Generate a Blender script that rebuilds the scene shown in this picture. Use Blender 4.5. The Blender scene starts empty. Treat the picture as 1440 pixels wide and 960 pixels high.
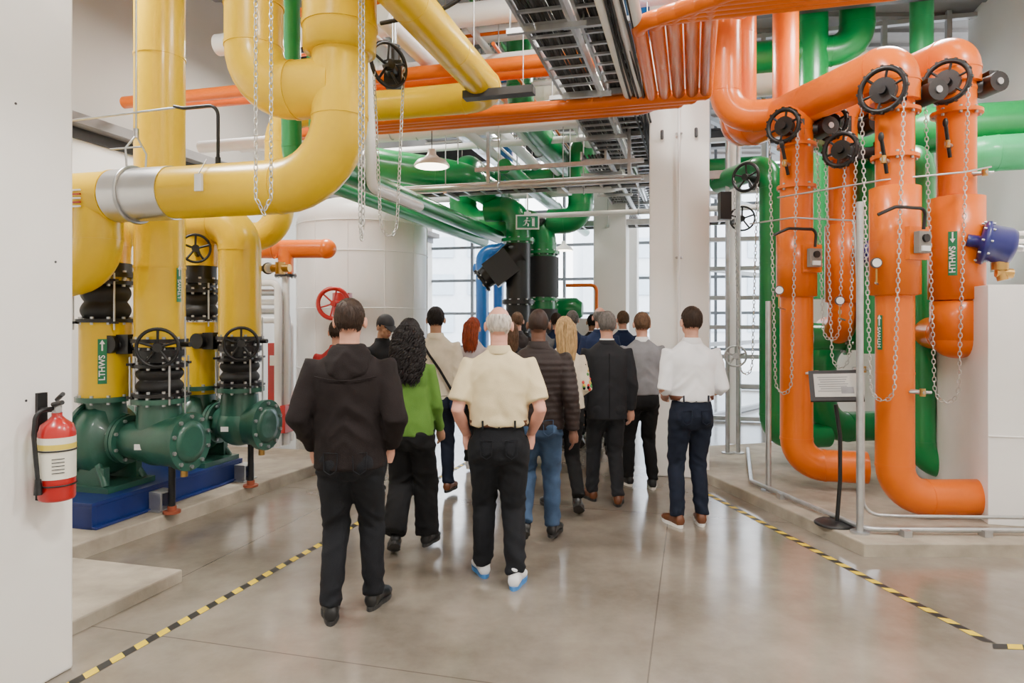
import bpy, math, random
import numpy as np
from mathutils import Vector, Matrix, noise
random.seed(7)
def vec(*a): return Vector(a)
U=vec(.2567,.9665,0); V=vec(.9665,-.2567,0); Z=vec(0,0,1)
Wd=vec(-.224,.9746,0)
# ---------------------------------------------------------------- materials
MC={}
def M(name,col,rough=.5,metal=0,var=.06,scale=3,bump=0,bscale=60,coat=0,emit=0,stretch=None,spec=.5):
    if name in MC: return MC[name]
    m=bpy.data.materials.new(name); m.use_nodes=True; nt=m.node_tree; n=nt.nodes; l=nt.links
    p=n['Principled BSDF']; tc=n.new('ShaderNodeTexCoord'); mp=n.new('ShaderNodeMapping')
    l.new(tc.outputs['Object'],mp.inputs[0])
    if stretch: mp.inputs['Scale'].default_value=stretch
    nz=n.new('ShaderNodeTexNoise'); nz.inputs['Scale'].default_value=scale; nz.inputs['Detail'].default_value=6
    l.new(mp.outputs[0],nz.inputs['Vector'])
    mx=n.new('ShaderNodeMix'); mx.data_type='RGBA'
    mx.inputs[6].default_value=tuple(max(0,c*(1-var)) for c in col)+(1,)
    mx.inputs[7].default_value=tuple(min(1,c*(1+var)) for c in col)+(1,)
    rp=n.new('ShaderNodeMapRange'); rp.inputs[1].default_value=.3; rp.inputs[2].default_value=.7
    l.new(nz.outputs[0],rp.inputs[0]); l.new(rp.outputs[0],mx.inputs[0]); l.new(mx.outputs[2],p.inputs['Base Color'])
    p.inputs['Roughness'].default_value=rough; p.inputs['Metallic'].default_value=metal
    p.inputs['Specular IOR Level'].default_value=spec
    if coat: p.inputs['Coat Weight'].default_value=coat; p.inputs['Coat Roughness'].default_value=.08
    if emit:
        p.inputs['Emission Color'].default_value=tuple(col)+(1,); p.inputs['Emission Strength'].default_value=emit
    if bump:
        n2=n.new('ShaderNodeTexNoise'); n2.inputs['Scale'].default_value=bscale; n2.inputs['Detail'].default_value=4
        l.new(mp.outputs[0],n2.inputs['Vector']); bp=n.new('ShaderNodeBump'); bp.inputs['Strength'].default_value=bump; bp.inputs['Distance'].default_value=.01
        l.new(n2.outputs[0],bp.inputs['Height']); l.new(bp.outputs[0],p.inputs['Normal'])
    MC[name]=m; return m
yel=M('yellow_pipe_paint',(.78,.50,.0),.30,coat=.12,var=.04,scale=2,bump=.04,bscale=9,spec=.35)
org=M('orange_pipe_paint',(.74,.14,.0),.30,coat=.12,var=.05,scale=2,bump=.04,bscale=9,spec=.35)
grn=M('green_pipe_paint',(.0,.20,.045),.30,coat=.2,var=.08,scale=2)
lgrn=M('pale_green_paint',(.03,.36,.13),.35,coat=.2)
blu=M('blue_pipe_paint',(.01,.13,.42),.3,coat=.3)
dgrn=M('pump_green_enamel',(.024,.10,.068),.38,coat=.25,var=.15,scale=6,bump=.15,bscale=40)
bbase=M('blue_base_paint',(.008,.025,.16),.4,var=.1)
blk=M('black_cast_iron',(.006,.006,.007),.42,var=.2)
rub=M('black_rubber',(.011,.011,.012),.6,var=.2)
stl=M('galvanised_steel',(.50,.51,.52),.35,.8,var=.12,scale=12)
alu=M('aluminium_jacket',(.66,.66,.66),.3,.9,var=.08,scale=4)
wht=M('white_paint',(.86,.85,.83),.55,var=.03,scale=1.5,bump=.05,bscale=8)
wall_m=M('painted_wall',(.84,.83,.79),.7,var=.04,scale=.8,bump=.06,bscale=10)
beige=M('upper_wall_plaster',(.43,.40,.36),.75,var=.05,scale=.8)
whp=M('white_pipe_insulation',(.83,.83,.82),.4,var=.04)
tankm=M('white_tank_jacket',(.84,.83,.81),.35,var=.05,scale=3,bump=.9,bscale=3.5,stretch=(1,1,.5))
conc=M('slab_concrete',(.36,.315,.25),.75,var=.22,scale=5,bump=.2,bscale=30)
colm=M('column_concrete_paint',(.86,.85,.82),.6,var=.03,scale=2,bump=.12,bscale=14)
gry=M('ceiling_deck',(.20,.19,.185),.7,var=.1)
dk=M('dark_steel',(.06,.06,.065),.5,.3,var=.2)
cream=M('cream_insulation',(.66,.61,.52),.5)
red=M('red_enamel',(.42,.008,.008),.3,coat=.3)
brass=M('brass',(.50,.30,.09),.35,.9)
pur=M('blue_violet_actuator',(.010,.014,.14),.38,coat=.2)
chainm=M('zinc_chain',(.62,.62,.60),.3,.85,var=.1)
frame_m=M('window_frame_grey',(.16,.18,.20),.4,.3)
tyel=M('tape_yellow',(.70,.50,.01),.5); tblk=M('tape_black',(.015,.015,.015),.5)
labg=M('label_green',(.005,.18,.07),.4); labw=M('label_white',(.85,.85,.85),.5,var=.02)
tarp=M('white_tarp',(.87,.86,.84),.5,var=.03,bump=.6,bscale=3)
# ---------------------------------------------------------------- mesh builder
def A3(v): return np.array([v[0],v[1],v[2]],float)
def nrm(v):
    v=np.asarray(v,float); return v/(np.linalg.norm(v)+1e-12)
class B:
    def __init__(s,name): s.name=name; s.v=[]; s.n=0; s.f=[]; s.mi=[]; s.sm=[]; s.mats=[]
    def m(s,mat):
        if mat not in s.mats: s.mats.append(mat)
        return s.mats.index(mat)
    def add(s,verts,faces,mat,smooth=True):
        o=s.n; vs=np.asarray(verts,float).reshape(-1,3); s.v.append(vs); s.n+=len(vs); k=s.m(mat)
        for f in faces: s.f.append([i+o for i in f])
        s.mi+= [k]*len(faces); s.sm+=[smooth]*len(faces)
    def loft(s,rings,mat,smooth=True,cap=True):
        R=np.array(rings); k,n=R.shape[0],R.shape[1]
        fs=[(i*n+j,i*n+(j+1)%n,(i+1)*n+(j+1)%n,(i+1)*n+j) for i in range(k-1) for j in range(n)]
        s.add(R.reshape(-1,3),fs,mat,smooth)
        if cap:
            s.add(R[0],[tuple(range(n))[::-1]],mat,False); s.add(R[-1],[tuple(range(n))],mat,False)
    def tube(s,pts,r,mat,seg=16,cap=True,smooth=True,flat=1.0):
        P=np.array([A3(p) for p in pts]); k=len(P)
        if np.isscalar(r): r=[r]*k
        T=np.zeros_like(P); T[1:-1]=P[2:]-P[:-2]; T[0]=P[1]-P[0]; T[-1]=P[-1]-P[-2]
        t0=nrm(T[0]); a=np.array([0,0,1.]) if abs(t0[2])<.9 else np.array([0,1.,0])
        x=nrm(np.cross(a,t0)); rings=[]
        th=np.linspace(0,2*math.pi,seg,endpoint=False)
        for i in range(k):
            t=nrm(T[i]); x=nrm(x-t*np.dot(x,t)); y=np.cross(t,x)
            rings.append(P[i]+r[i]*(np.outer(np.cos(th),x)+flat*np.outer(np.sin(th),y)))
        s.loft(rings,mat,smooth,cap)
    def cyl(s,p0,p1,r,mat,seg=20,r2=None):
        s.tube([p0,p1],[r,r if r2 is None else r2],mat,seg)
    def box(s,c,size,mat,ax=None):
        c=A3(c); ax=ax or (vec(1,0,0),vec(0,1,0),Z); X,Y,Zz=[A3(a) for a in ax]; h=np.array(size)/2
        vs=[c+X*h[0]*i+Y*h[1]*j+Zz*h[2]*k for k in(-1,1) for j in(-1,1) for i in(-1,1)]
        s.add(vs,[(0,2,3,1),(4,5,7,6),(0,1,5,4),(2,6,7,3),(0,4,6,2),(1,3,7,5)],mat,False)
    def ell(s,c,rad,mat,ax=None,seg=20,rg=12,fn=None):
        c=A3(c); ax=ax or (vec(1,0,0),vec(0,1,0),Z); X,Y,Zz=[A3(a) for a in ax]
        vs=[];
        for i in range(rg+1):
            ph=-math.pi/2+math.pi*(i/rg if 0<i<rg else (0.004 if i==0 else .996))
            for j in range(seg):
                t=2*math.pi*j/seg; q=np.array([math.cos(ph)*math.cos(t),math.cos(ph)*math.sin(t),math.sin(ph)])
                vs.append(c+X*rad[0]*q[0]+Y*rad[1]*q[1]+Zz*rad[2]*q[2])
        vs=np.array(vs)
        if fn is not None: vs=fn(vs)
        s.loft(vs.reshape(rg+1,seg,3),mat)
    def torus(s,c,axis,R,r,mat,seg=28,s2=8):
        c=A3(c); t=nrm(A3(axis)); a=np.array([0,0,1.]) if abs(t[2])<.9 else np.array([0,1.,0]); x=nrm(np.cross(a,t)); y=np.cross(t,x); vs=[];fs=[]
        for i in range(seg):
            q=2*math.pi*i/seg; d=math.cos(q)*x+math.sin(q)*y
            for j in range(s2):
                w=2*math.pi*j/s2; vs.append(c+d*(R+r*math.cos(w))+t*r*math.sin(w))
                fs.append((i*s2+j,((i+1)%seg)*s2+j,((i+1)%seg)*s2+(j+1)%s2,i*s2+(j+1)%s2))
        s.add(vs,fs,mat)
    def lathe(s,base,axis,prof,mat,seg=28,smooth=True):
        base=A3(base); t=nrm(A3(axis)); a=np.array([0,0,1.]) if abs(t[2])<.9 else np.array([0,1.,0]); x=nrm(np.cross(a,t)); y=np.cross(t,x)
        th=np.linspace(0,2*math.pi,seg,endpoint=False); ring=np.outer(np.cos(th),x)+np.outer(np.sin(th),y)
        s.loft([base+t*h+ring*r for h,r in prof],mat,smooth)
    def build(s,bevel=0):
        me=bpy.data.meshes.new(s.name); me.from_pydata(np.concatenate(s.v).tolist(),[],s.f)
        for m in s.mats: me.materials.append(m)
        me.polygons.foreach_set('material_index',s.mi); me.polygons.foreach_set('use_smooth',s.sm); me.update()
        ob=bpy.data.objects.new(s.name,me); bpy.context.scene.collection.objects.link(ob)
        if bevel:
            b=ob.modifiers.new('bevel','BEVEL'); b.width=bevel; b.segments=2; b.limit_method='ANGLE'; b.angle_limit=math.radians(50)
        return ob
def fillet(pts,R):
    pts=[Vector(p) for p in pts]; out=[pts[0]]; marks=[]
    for i in range(1,len(pts)-1):
        p=pts[i]; d1=(p-pts[i-1]); d2=(pts[i+1]-p); L=min(d1.length,d2.length)*.499; d1.normalize(); d2.normalize()
        th=d1.angle(d2)
        if th<.03: out.append(p); continue
        T=min(R*math.tan(th/2),L); r=T/math.tan(th/2); st=p-d1*T; nn=(d2-d1*math.cos(th)).normalized(); c=st+nn*r
        K=max(5,int(th/.16)); marks.append((st,d1)); marks.append((p+d2*T,d2))
        for k in range(K+1):
            a=th*k/K; out.append(c-nn*r*math.cos(a)+d1*r*math.sin(a))
    out.append(pts[-1]); return out,marks
def pipe(b,pts,r,mat,R=None,seg=28,seams=True):
    R=R if R is not None else r*2.3
    P,mk=fillet(pts,R); Q=[P[0]]
    for p in P[1:]:
        if (p-Q[-1]).length>1e-4: Q.append(p)
    b.tube(Q,r,mat,seg)
    if seams:
        for c,d in mk: b.cyl(c-d*.012,c+d*.012,r*1.025,mat,seg)
        for p,q in zip(Q[:-1],Q[1:]):
            L=(q-p).length
            if L>1.1 and r>.1:
                d=(q-p)/L; k=int(L/1.0)
                for i in range(1,k+1):
                    c=p+d*(L*i/(k+1)); b.cyl(c-d*.008,c+d*.008,r*1.016,mat,seg)
def flange(b,c,ax,r,t,mat,bolts=8,bm=None):
    ax=Vector(ax).normalized(); c=Vector(c); b.cyl(c-ax*t/2,c+ax*t/2,r,mat,32)
    a=Z if abs(ax.z)<.9 else vec(0,1,0); x=a.cross(ax).normalized(); y=ax.cross(x)
    for i in range(bolts):
        q=2*math.pi*(i+.5)/bolts; d=x*math.cos(q)+y*math.sin(q)
        b.cyl(c+d*r*.86-ax*(t/2+.018),c+d*r*.86+ax*(t/2+.018),r*.055+.004,bm or stl,6)
def handwheel(b,c,ax,R,mat=None,spokes=5,rr=.012):
    mat=mat or blk; ax=Vector(ax).normalized(); c=Vector(c)
    b.torus(c,ax,R,rr,mat,32,8)
    a=Z if abs(ax.z)<.9 else vec(0,1,0); x=a.cross(ax).normalized(); y=ax.cross(x)
    for i in range(spokes):
        q=2*math.pi*i/spokes+.3; d=x*math.cos(q)+y*math.sin(q); b.cyl(c-ax*.02,c+d*R,.011,mat,8)
    b.cyl(c-ax*.04,c+ax*.03,.035,mat,16)
def link_template():
    vs=[];fs=[];n=10;m=4
    for i in range(n):
        q=2*math.pi*i/n; d=np.array([math.cos(q)*.013,0,math.sin(q)*.024]); dn=nrm([math.cos(q),0,math.sin(q)])
        for j in range(m):
            w=2*math.pi*j/m+.4; vs.append(d+dn*.0042*math.cos(w)+np.array([0,1,0])*.0042*math.sin(w))
            fs.append((i*m+j,((i+1)%n)*m+j,((i+1)%n)*m+(j+1)%m,i*m+(j+1)%m))
    return np.array(vs),fs
LV,LF=link_template()
def chain(b,pts,mat=None):
    mat=mat or chainm; P=[Vector(p) for p in pts]; d=0; k=0; pitch=.038
    for i in range(len(P)-1):
        seg=P[i+1]-P[i]; L=seg.length; t=seg.normalized(); pos=d
        a=vec(.6,.8,0) if abs(t.z)>.5 else Z
        while pos<L:
            c=P[i]+t*pos; x=a.cross(t).normalized(); y=t.cross(x)
            if k%2: x,y=y,x*-1
            Mx=np.array([A3(x),A3(y),A3(t)]); b.add(LV@Mx+A3(c),LF,mat); pos+=pitch; k+=1
        d=pos-L
def chainfall(b,c,ax,R,zb,sway=.0):
    ax=Vector(ax).normalized(); x=Z.cross(ax).normalized(); c=Vector(c)
    l=c+x*R; r=c-x*R; m=(l+r)/2; R2=R*.55; pts=[l,m+x*R2-Z*(c.z-zb-.15)]
    for k in range(1,6):
        q=math.pi*k/6; pts.append(vec(m.x+x.x*R2*math.cos(q)+sway,m.y+x.y*R2*math.cos(q),zb+.15-.12*math.sin(q)))
    pts+=[m-x*R2-Z*(c.z-zb-.15),r]
    chain(b,pts)
def text(b,s,size,o,xd,yd,mat,align='CENTER'):
    cu=bpy.data.curves.new('t','FONT'); cu.body=s; cu.size=size; cu.align_x=align; cu.align_y='CENTER'; cu.offset=size*.02
    ob=bpy.data.objects.new('t',cu); bpy.context.scene.collection.objects.link(ob)
    dg=bpy.context.evaluated_depsgraph_get(); me=bpy.data.meshes.new_from_object(ob.evaluated_get(dg))
    o=A3(o); xd=A3(xd); yd=A3(yd)
    vs=[o+xd*v.co.x+yd*v.co.y for v in me.vertices]; b.add(vs,[tuple(p.vertices) for p in me.polygons],mat,False)
    bpy.data.objects.remove(ob); bpy.data.meshes.remove(me)
def pipe_label(b,cx,cy,r,zc,h,w,face,txt,up=True):
    face=Vector(face).normalized(); side=Z.cross(face).normalized(); ang=w/r/2; vs=[];n=6
    for zz in(zc-h/2,zc+h/2):
        for i in range(n+1):
            a=-ang+2*ang*i/n; d=face*math.cos(a)+side*math.sin(a); vs.append((cx+d.x*(r+.004),cy+d.y*(r+.004),zz))
    b.add(vs,[(i,i+1,n+2+i,n+1+i) for i in range(n)],labg)
    o=vec(cx,cy,zc-h*.14)+face*(r+.008)
    text(b,txt,w*.95,o,Z,-side,labw)
    s=1 if up else -1; t=vec(cx,cy,zc+h*.36)+face*(r+.008)
    b.add([t+side*-.006-Z*.045*s,t+side*.006-Z*.045*s,t+side*.006+Z*.01*s,t-side*.006+Z*.01*s],[(0,1,2,3)],labw,False)
    b.add([t+side*-.02+Z*.01*s,t+side*.02+Z*.01*s,t+Z*.045*s],[(0,1,2)],labw,False)
def bellows(b,cx,cy,z0,z1,r,mat=None):
    mat=mat or rub; h=z1-z0
    flange(b,(cx,cy,z0+.015),Z,r*1.12,.03,blk,10); flange(b,(cx,cy,z1-.015),Z,r*1.12,.03,blk,10)
    pr=[(z0+.03,r*.8)]
    for k in range(25):
        t=k/24; pr.append((z0+.03+(h-.06)*t,r*(.80+.16*abs(math.sin(math.pi*2*t)))))
    b.lathe((cx,cy,0),Z,pr,mat)
    for i in range(4):
        q=math.pi/4+i*math.pi/2; b.cyl((cx+math.cos(q)*r*1.2,cy+math.sin(q)*r*1.2,z0-.06),(cx+math.cos(q)*r*1.2,cy+math.sin(q)*r*1.2,z1+.06),.009,stl,6)
        for zz in (z0,z1): b.box((cx+math.cos(q)*r*1.16,cy+math.sin(q)*r*1.16,zz),(.05,.05,.02),blk)
# ================================================================ ROOM SHELL
def floor_mat():
    m=bpy.data.materials.new('polished_concrete'); m.use_nodes=True; nt=m.node_tree; n=nt.nodes; l=nt.links; p=n['Principled BSDF']
    tc=n.new('ShaderNodeTexCoord'); nz=n.new('ShaderNodeTexNoise'); nz.inputs['Scale'].default_value=.9; nz.inputs['Detail'].default_value=10; nz.inputs['Roughness'].default_value=.66
    l.new(tc.outputs['Object'],nz.inputs['Vector']); cr=n.new('ShaderNodeValToRGB'); l.new(nz.outputs[0],cr.inputs[0])
    cr.color_ramp.elements[0].position=.34; cr.color_ramp.elements[0].color=(.145,.122,.096,1); cr.color_ramp.elements[1].position=.68; cr.color_ramp.elements[1].color=(.29,.255,.21,1)
    fac=None
    for (vx,vy,off,per) in ((V.x,V.y,.214,3.1),(U.x,U.y,-6.2,3.1)):
        d=n.new('ShaderNodeVectorMath'); d.operation='DOT_PRODUCT'; d.inputs[1].default_value=(vx,vy,0); l.new(tc.outputs['Object'],d.inputs[0])
        a=n.new('ShaderNodeMath'); a.operation='ADD'; a.inputs[1].default_value=off+per*20; l.new(d.outputs['Value'],a.inputs[0])
        mo=n.new('ShaderNodeMath'); mo.operation='MODULO'; mo.inputs[1].default_value=per; l.new(a.outputs[0],mo.inputs[0])
        lt=n.new('ShaderNodeMath'); lt.operation='LESS_THAN'; lt.inputs[1].default_value=.008; l.new(mo.outputs[0],lt.inputs[0])
        if fac is None: fac=lt
        else:
            mxx=n.new('ShaderNodeMath'); mxx.operation='MAXIMUM'; l.new(fac.outputs[0],mxx.inputs[0]); l.new(lt.outputs[0],mxx.inputs[1]); fac=mxx
    mm=n.new('ShaderNodeMath'); mm.operation='MULTIPLY'; mm.inputs[1].default_value=.6; l.new(fac.outputs[0],mm.inputs[0])
    mx=n.new('ShaderNodeMix'); mx.data_type='RGBA'; l.new(mm.outputs[0],mx.inputs[0]); l.new(cr.outputs[0],mx.inputs[6]); mx.inputs[7].default_value=(.05,.04,.035,1)
    l.new(mx.outputs[2],p.inputs['Base Color'])
    n2=n.new('ShaderNodeTexNoise'); n2.inputs['Scale'].default_value=2.5; n2.inputs['Detail'].default_value=6; l.new(tc.outputs['Object'],n2.inputs['Vector'])
    mr=n.new('ShaderNodeMapRange'); mr.inputs[3].default_value=.07; mr.inputs[4].default_value=.26; l.new(n2.outputs[0],mr.inputs[0]); l.new(mr.outputs[0],p.inputs['Roughness'])
    p.inputs['Specular IOR Level'].default_value=.9
    return m
b=B('floor'); b.box((1,8,-.1),(26,30,.2),floor_mat()); b.build()
CZ=6.6
b=B('ceiling'); b.box((1,8.5,CZ+.1),(20,25,.2),gry)
for i in range(40): b.box((1,-3.5+i*.6,CZ-.03),(20,.12,.06),gry)
b.build()
def lwx(y): return -5.5+.2656*(y-7)
def wallstrip(name,p0,p1,z0,z1,mat,t=.2):
    p0=Vector((p0[0],p0[1],0)); p1=Vector((p1[0],p1[1],0)); d=(p1-p0); L=d.length; d.normalize(); nrmv=vec(-d.y,d.x,0)
    b=B(name); c=(p0+p1)/2; b.box((c.x,c.y,(z0+z1)/2),(L,t,z1-z0),mat,(d,nrmv,Z)); return b
b=wallstrip('wall_left',(lwx(-3),-3),(lwx(19),19),0,3.85,wall_m)
p0=Vector((lwx(-3),-3,0)); p1=Vector((lwx(19),19,0)); c=(p0+p1)/2
b.box((c.x,c.y,(4.1+CZ)/2),((p1-p0).length,.2,CZ-4.1),beige,(U,V,Z)); b.build()
b=wallstrip('trim_left',(lwx(-3)+.06,-3),(lwx(19)+.06,19),3.98,4.1,gry,.5); p_=(p0+p1)/2; b.box((p_.x,p_.y,3.92),((p1-p0).length,.26,.14),dk,(U,V,Z)); b.build()
b=wallstrip('wall_right',(lwx(-3)+11.9,-3),(lwx(11.0)+11.9,11.0),0,CZ,wall_m); b.build()
b=wallstrip('wall_rear_light_block',(lwx(-3)-.1,-3.1),(lwx(-3)+12,-3.1),0,CZ,wall_m); b.build()  # unseen wall added behind the camera to block flat sky light
b=B('street_pavement'); b.box((5,40,-.12),(120,42,.2),M('asphalt',(.5,.51,.52),.9)); b.build()
b=B('office_building_outside')
bm_=M('outside_facade',(.66,.70,.74),.7); og=M('outside_glass',(.46,.54,.62),.2)
b.box((-8,48,4),(20,8,8),bm_); b.box((16,52,6),(22,8,12),bm_)
for i in range(8):
    for k in range(3): b.box((-16.5+i*2.4,43.9,1.6+k*2.4),(1.5,.1,1.3),og); b.box((7+i*2.6,47.9,1.6+k*2.6),(1.7,.1,1.4),og)
b.build()
def glazing(name,p0,p1,z0,z1,step,zs,mat=frame_m,t=.07):
    p0=Vector((p0[0],p0[1],0)); p1=Vector((p1[0],p1[1],0)); d=(p1-p0); L=d.length; d.normalize(); nn=vec(-d.y,d.x,0); b=B(name); k=int(L/step)
    for i in range(k+1):
        p=p0+d*(L*i/k); b.box((p.x,p.y,(z0+z1)/2),(t,.12,z1-z0),mat,(d,nn,Z))
    c=(p0+p1)/2
    for zz in zs: b.box((c.x,c.y,zz),(L,.10,t),mat,(d,nn,Z))
    return b
bl=vec(lwx(19),19,0); br=bl+V*10.2
glazing('window_1',bl,br,0,CZ,1.15,[.05,1.0,1.9,2.8,3.7,4.6,5.5,6.4]).build()
rb0=vec(3.35,11.75,0); rb1=rb0+V*4.6
glazing('window_2',rb0,rb1,0,CZ,.92,[.05,.6,1.1,1.6,2.1,2.6,3.1,3.9,4.8,5.7,6.5],M('window_frame_pale',(.45,.47,.48),.4,.2)).build()
glazing('window_3',rb0,br,0,CZ,1.2,[.05,1.3,2.6,3.9,5.2,6.5]).build()
b=wallstrip('wall_back_right',rb0+V*1.6+U*-.1,rb1+U*-.1,0,2.3,wall_m,.1)
q0=rb0+V*2.9; q1=rb1; c=(q0+q1)/2; b.box((c.x,c.y,4.0),((q1-q0).length,.1,2.0),wall_m,(V,U,Z)); b.build()
def pad(name,poly,h):
    b=B(name); n=len(poly); lo=[(x,y,0) for x,y in poly]; hi=[(x,y,h) for x,y in poly]
    b.add(lo+hi,[tuple(range(n,2*n))]+[(i,(i+1)%n,n+(i+1)%n,n+i) for i in range(n)],conc,False); return b.build(.012)
pad('concrete_pump_pad',[(-3.12,4.84),(-1.95,8.3),(-4.9,9.0),(-5.9,5.6)],.12)
pad('concrete_step_pad',[(-2.42,3.66),(-2.17,4.5),(-3.0,4.72),(-4.6,5.1),(-4.8,4.2)],.08)
pad('concrete_pipe_pad',[(2.56,4.96),(5.6,4.94),(6.1,9.8),(1.75,8.6)],.10)
b=B('concrete_column'); c0=vec(-2.17,3.38,0)-V*.4-U*.45; b.box((c0.x,c0.y,CZ/2),(.8,.9,CZ),colm,(V,U,Z))
for zz,ss in ((1.35,.25),(2.0,.1),(2.7,.3)):
    q=vec(-2.17,3.38,zz)-U*ss; b.cyl(q,q+V*.002,.006,dk,8)
b.build(.015)
b=B('concrete_column'); f=vec(1.82,7.44,0); c0=f+U*.33; b.box((c0.x,c0.y,CZ/2),(.64,.6,CZ),colm,(V,U,Z))
b.cyl(f+Z*.3-U*.02,f+Z*5.5-U*.02,.014,whp,10)
for zz in (1.0,2.4,3.75): b.box(f+Z*zz-U*.012,(.08,.03,.03),stl,(V,U,Z))
for s in(-.18,.18): b.box(f+V*s+Z*3.75-U*.01,(.035,.03,.11),dk,(V,U,Z))
b.build(.015)
b=B('concrete_column'); c0=vec(1.75,12,0); b.box((c0.x,c0.y,CZ/2),(.56,.56,CZ),colm,(V,U,Z)); b.build(.015)
b=B('concrete_column'); c0=vec(2.7,16,0); b.box((c0.x,c0.y,CZ/2),(.5,.5,CZ),colm,(V,U,Z)); b.build(.015)
for i,y in enumerate((6.0,9.4,12.8,16.2)):
    b=B('steel_roof_beam'); c0=vec(.3+.2656*(y-6),y,0)
    for zz,w in((5.7,.24),(6.1,.24)): b.box((c0.x,c0.y,zz),(11.5,w,.03),dk,(V,U,Z))
    b.box((c0.x,c0.y,5.9),(11.5,.02,.4),dk,(V,U,Z)); b.build()
# ================================================================ FLOOR TAPE
def tape(b,p0,p1,w=.055):
    p0=Vector(p0);p1=Vector(p1); d=p1-p0; L=d.length; d.normalize(); s=vec(-d.y,d.x,0)*w/2; k=int(L/.075)
    for i in range(k):
        a=p0+d*(L*i/k); c=p0+d*(L*(i+1)/k); sk=d*.03
        b.add([a-s+Z*.002,c-s+Z*.002,c+s+sk+Z*.002,a+s+sk+Z*.002],[(0,1,2,3)],tyel if i%2 else tblk,False)
b=B('hazard_floor_tape'); tape(b,(-2.40,2.2,0),(-.35,8.9,0)); b.build()
b=B('hazard_floor_tape'); tape(b,(2.55,3.63,0),(1.90,6.95,0)); tape(b,(4.3,3.5,0),(2.55,3.6,0)); b.build()
# ================================================================ YELLOW PIPES
c=vec(-1.185,4.7,0)
b=B('yellow_header_pipe')
pipe(b,[c-V*3.3+Z*2.66,c+Z*2.66,c+Z*3.62],.19,yel,R=.46,seg=40)
b.lathe(c,Z,[(3.55,.20),(3.56,.245),(3.74,.25),(6.6,.25)],yel,40)
b.cyl(c+Z*3.72,c+Z*3.75,.258,yel,40)
a0=c-V*.68
pipe(b,[a0+Z*6.6,a0+Z*3.33,c+Z*3.33],.20,yel,R=.5,seg=40)
b.cyl(a0+Z*3.95,a0+Z*3.975,.207,yel,40)
h=lambda s:c-V*s+Z*2.66
b.cyl(h(1.36),h(1.87),.198,alu,40); b.cyl(h(1.88),h(1.90),.2,yel,40)
q=h(2.05); pipe(b,[q-Z*.05,q-Z*.58,q-V*1.2-Z*.58],.17,yel,R=.34,seg=36)
for k in range(5): b.box(h(2.05)-U*.195+Z*(.02-.03*k)-V*.0,(.075,.012,.012),red if k%2 else labw,(V,U,Z))
b.torus(h(1.70),V,.207,.014,stl,36); t=h(1.70)
b.tube([t+Z*.2-U*.09,t+Z*.33-U*.1,t+Z*.45],.008,stl,8); b.tube([t+Z*.2+U*.09,t+Z*.33+U*.1,t+Z*.45],.008,stl,8); b.cyl(t+Z*.45,t+Z*3.9,.008,stl,8); b.cyl(t+Z*.43,t+Z*.5,.02,stl,10)
b.tube([t+Z*.33-U*.1-V*.14,t+Z*.33-U*.1+V*.14],.007,stl,8)
b.build()
b=B('temperature_sensor'); s=h(.98)
b.cyl(s+Z*.17,s+Z*.24,.02,blk,10)
P,_=fillet([s+Z*.23,s+Z*.62,s+Z*.62-V*.30,s+Z*.64-V*.38],.08); b.tube(P,.013,blk,8); b.cyl(s+Z*.63-V*.36,s+Z*.60-V*1.7,.009,stl,8); b.box(s-U*.20-Z*.0+Z*.02,(.06,.02,.12),labw,(V,U,Z)); b.cyl(s-U*.2+Z*.08,s-U*.12+Z*.2,.004,stl,6); b.build()
b=B('yellow_riser_pipe'); V1=vec(-2.94,5.7,0)
b.cyl(V1+Z*1.5,V1+Z*6.6,.195,yel,40); b.cyl(V1+Z*3.9,V1+Z*3.92,.2,yel,40); b.cyl(V1+Z*2.15,V1+Z*2.17,.2,yel,40)
pipe_label(b,V1.x,V1.y,.195,2.02,.30,.05,(.95,-.3,0),'LTHWS'); b.build()
V0=vec(-3.45,5.8,0); b=B('yellow_riser_pipe'); b.cyl(V0+Z*1.07,V0+Z*1.70,.20,yel,40); pipe(b,[V0+Z*2.04,V0+Z*2.66,V0-V*1.2+Z*2.66],.19,yel,R=.3)
pipe_label(b,V0.x,V0.y,.20,1.38,.37,.066,(.40,-.92,0),'LTHWS')
bellows(b,V0.x,V0.y,1.70,2.05,.2); flange(b,V0+Z*2.10,Z,.235,.04,blk,10); b.cyl(V0+Z*2.1,V0+Z*2.2,.2,blk,24); b.build()
V1b=vec(-3.08,6.75,0); V2=vec(-2.63,6.6,0)
b=B('yellow_riser_pipe'); b.cyl(V1b+Z*1.0,V1b+Z*1.70,.175,yel,32); b.cyl(V1b+Z*2.25,V1b+Z*2.6,.175,yel,32); bellows(b,V1b.x,V1b.y,1.72,2.02,.17)
flange(b,V1b+Z*2.1,Z,.2,.04,blk); b.cyl(V1b+Z*2.02,V1b+Z*2.25,.15,blk,24); handwheel(b,V1b+Z*2.40+vec(.08,-.28,0),(.45,-.89,0),.13); b.cyl(V1b+Z*2.3,V1b+Z*2.40+vec(.08,-.28,0),.03,blk,10)
pipe(b,[V2+Z*1.55,V2+Z*2.66,V2-V*1.4+Z*2.66],.195,yel,R=.26,seg=36); b.build()
b=B('yellow_overhead_pipe')
pipe(b,[(-1.17,3,3.92),(-.18,6.7,3.92),(-2.49,7.31,3.92),(-2.49,7.31,2.62),(-3.8,7.66,2.62)],.15,yel,R=.3,seg=32)
b.cyl(vec(-.72,4.7,4.05),vec(-.72,4.7,6.6),.008,stl,8); b.build()
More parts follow.
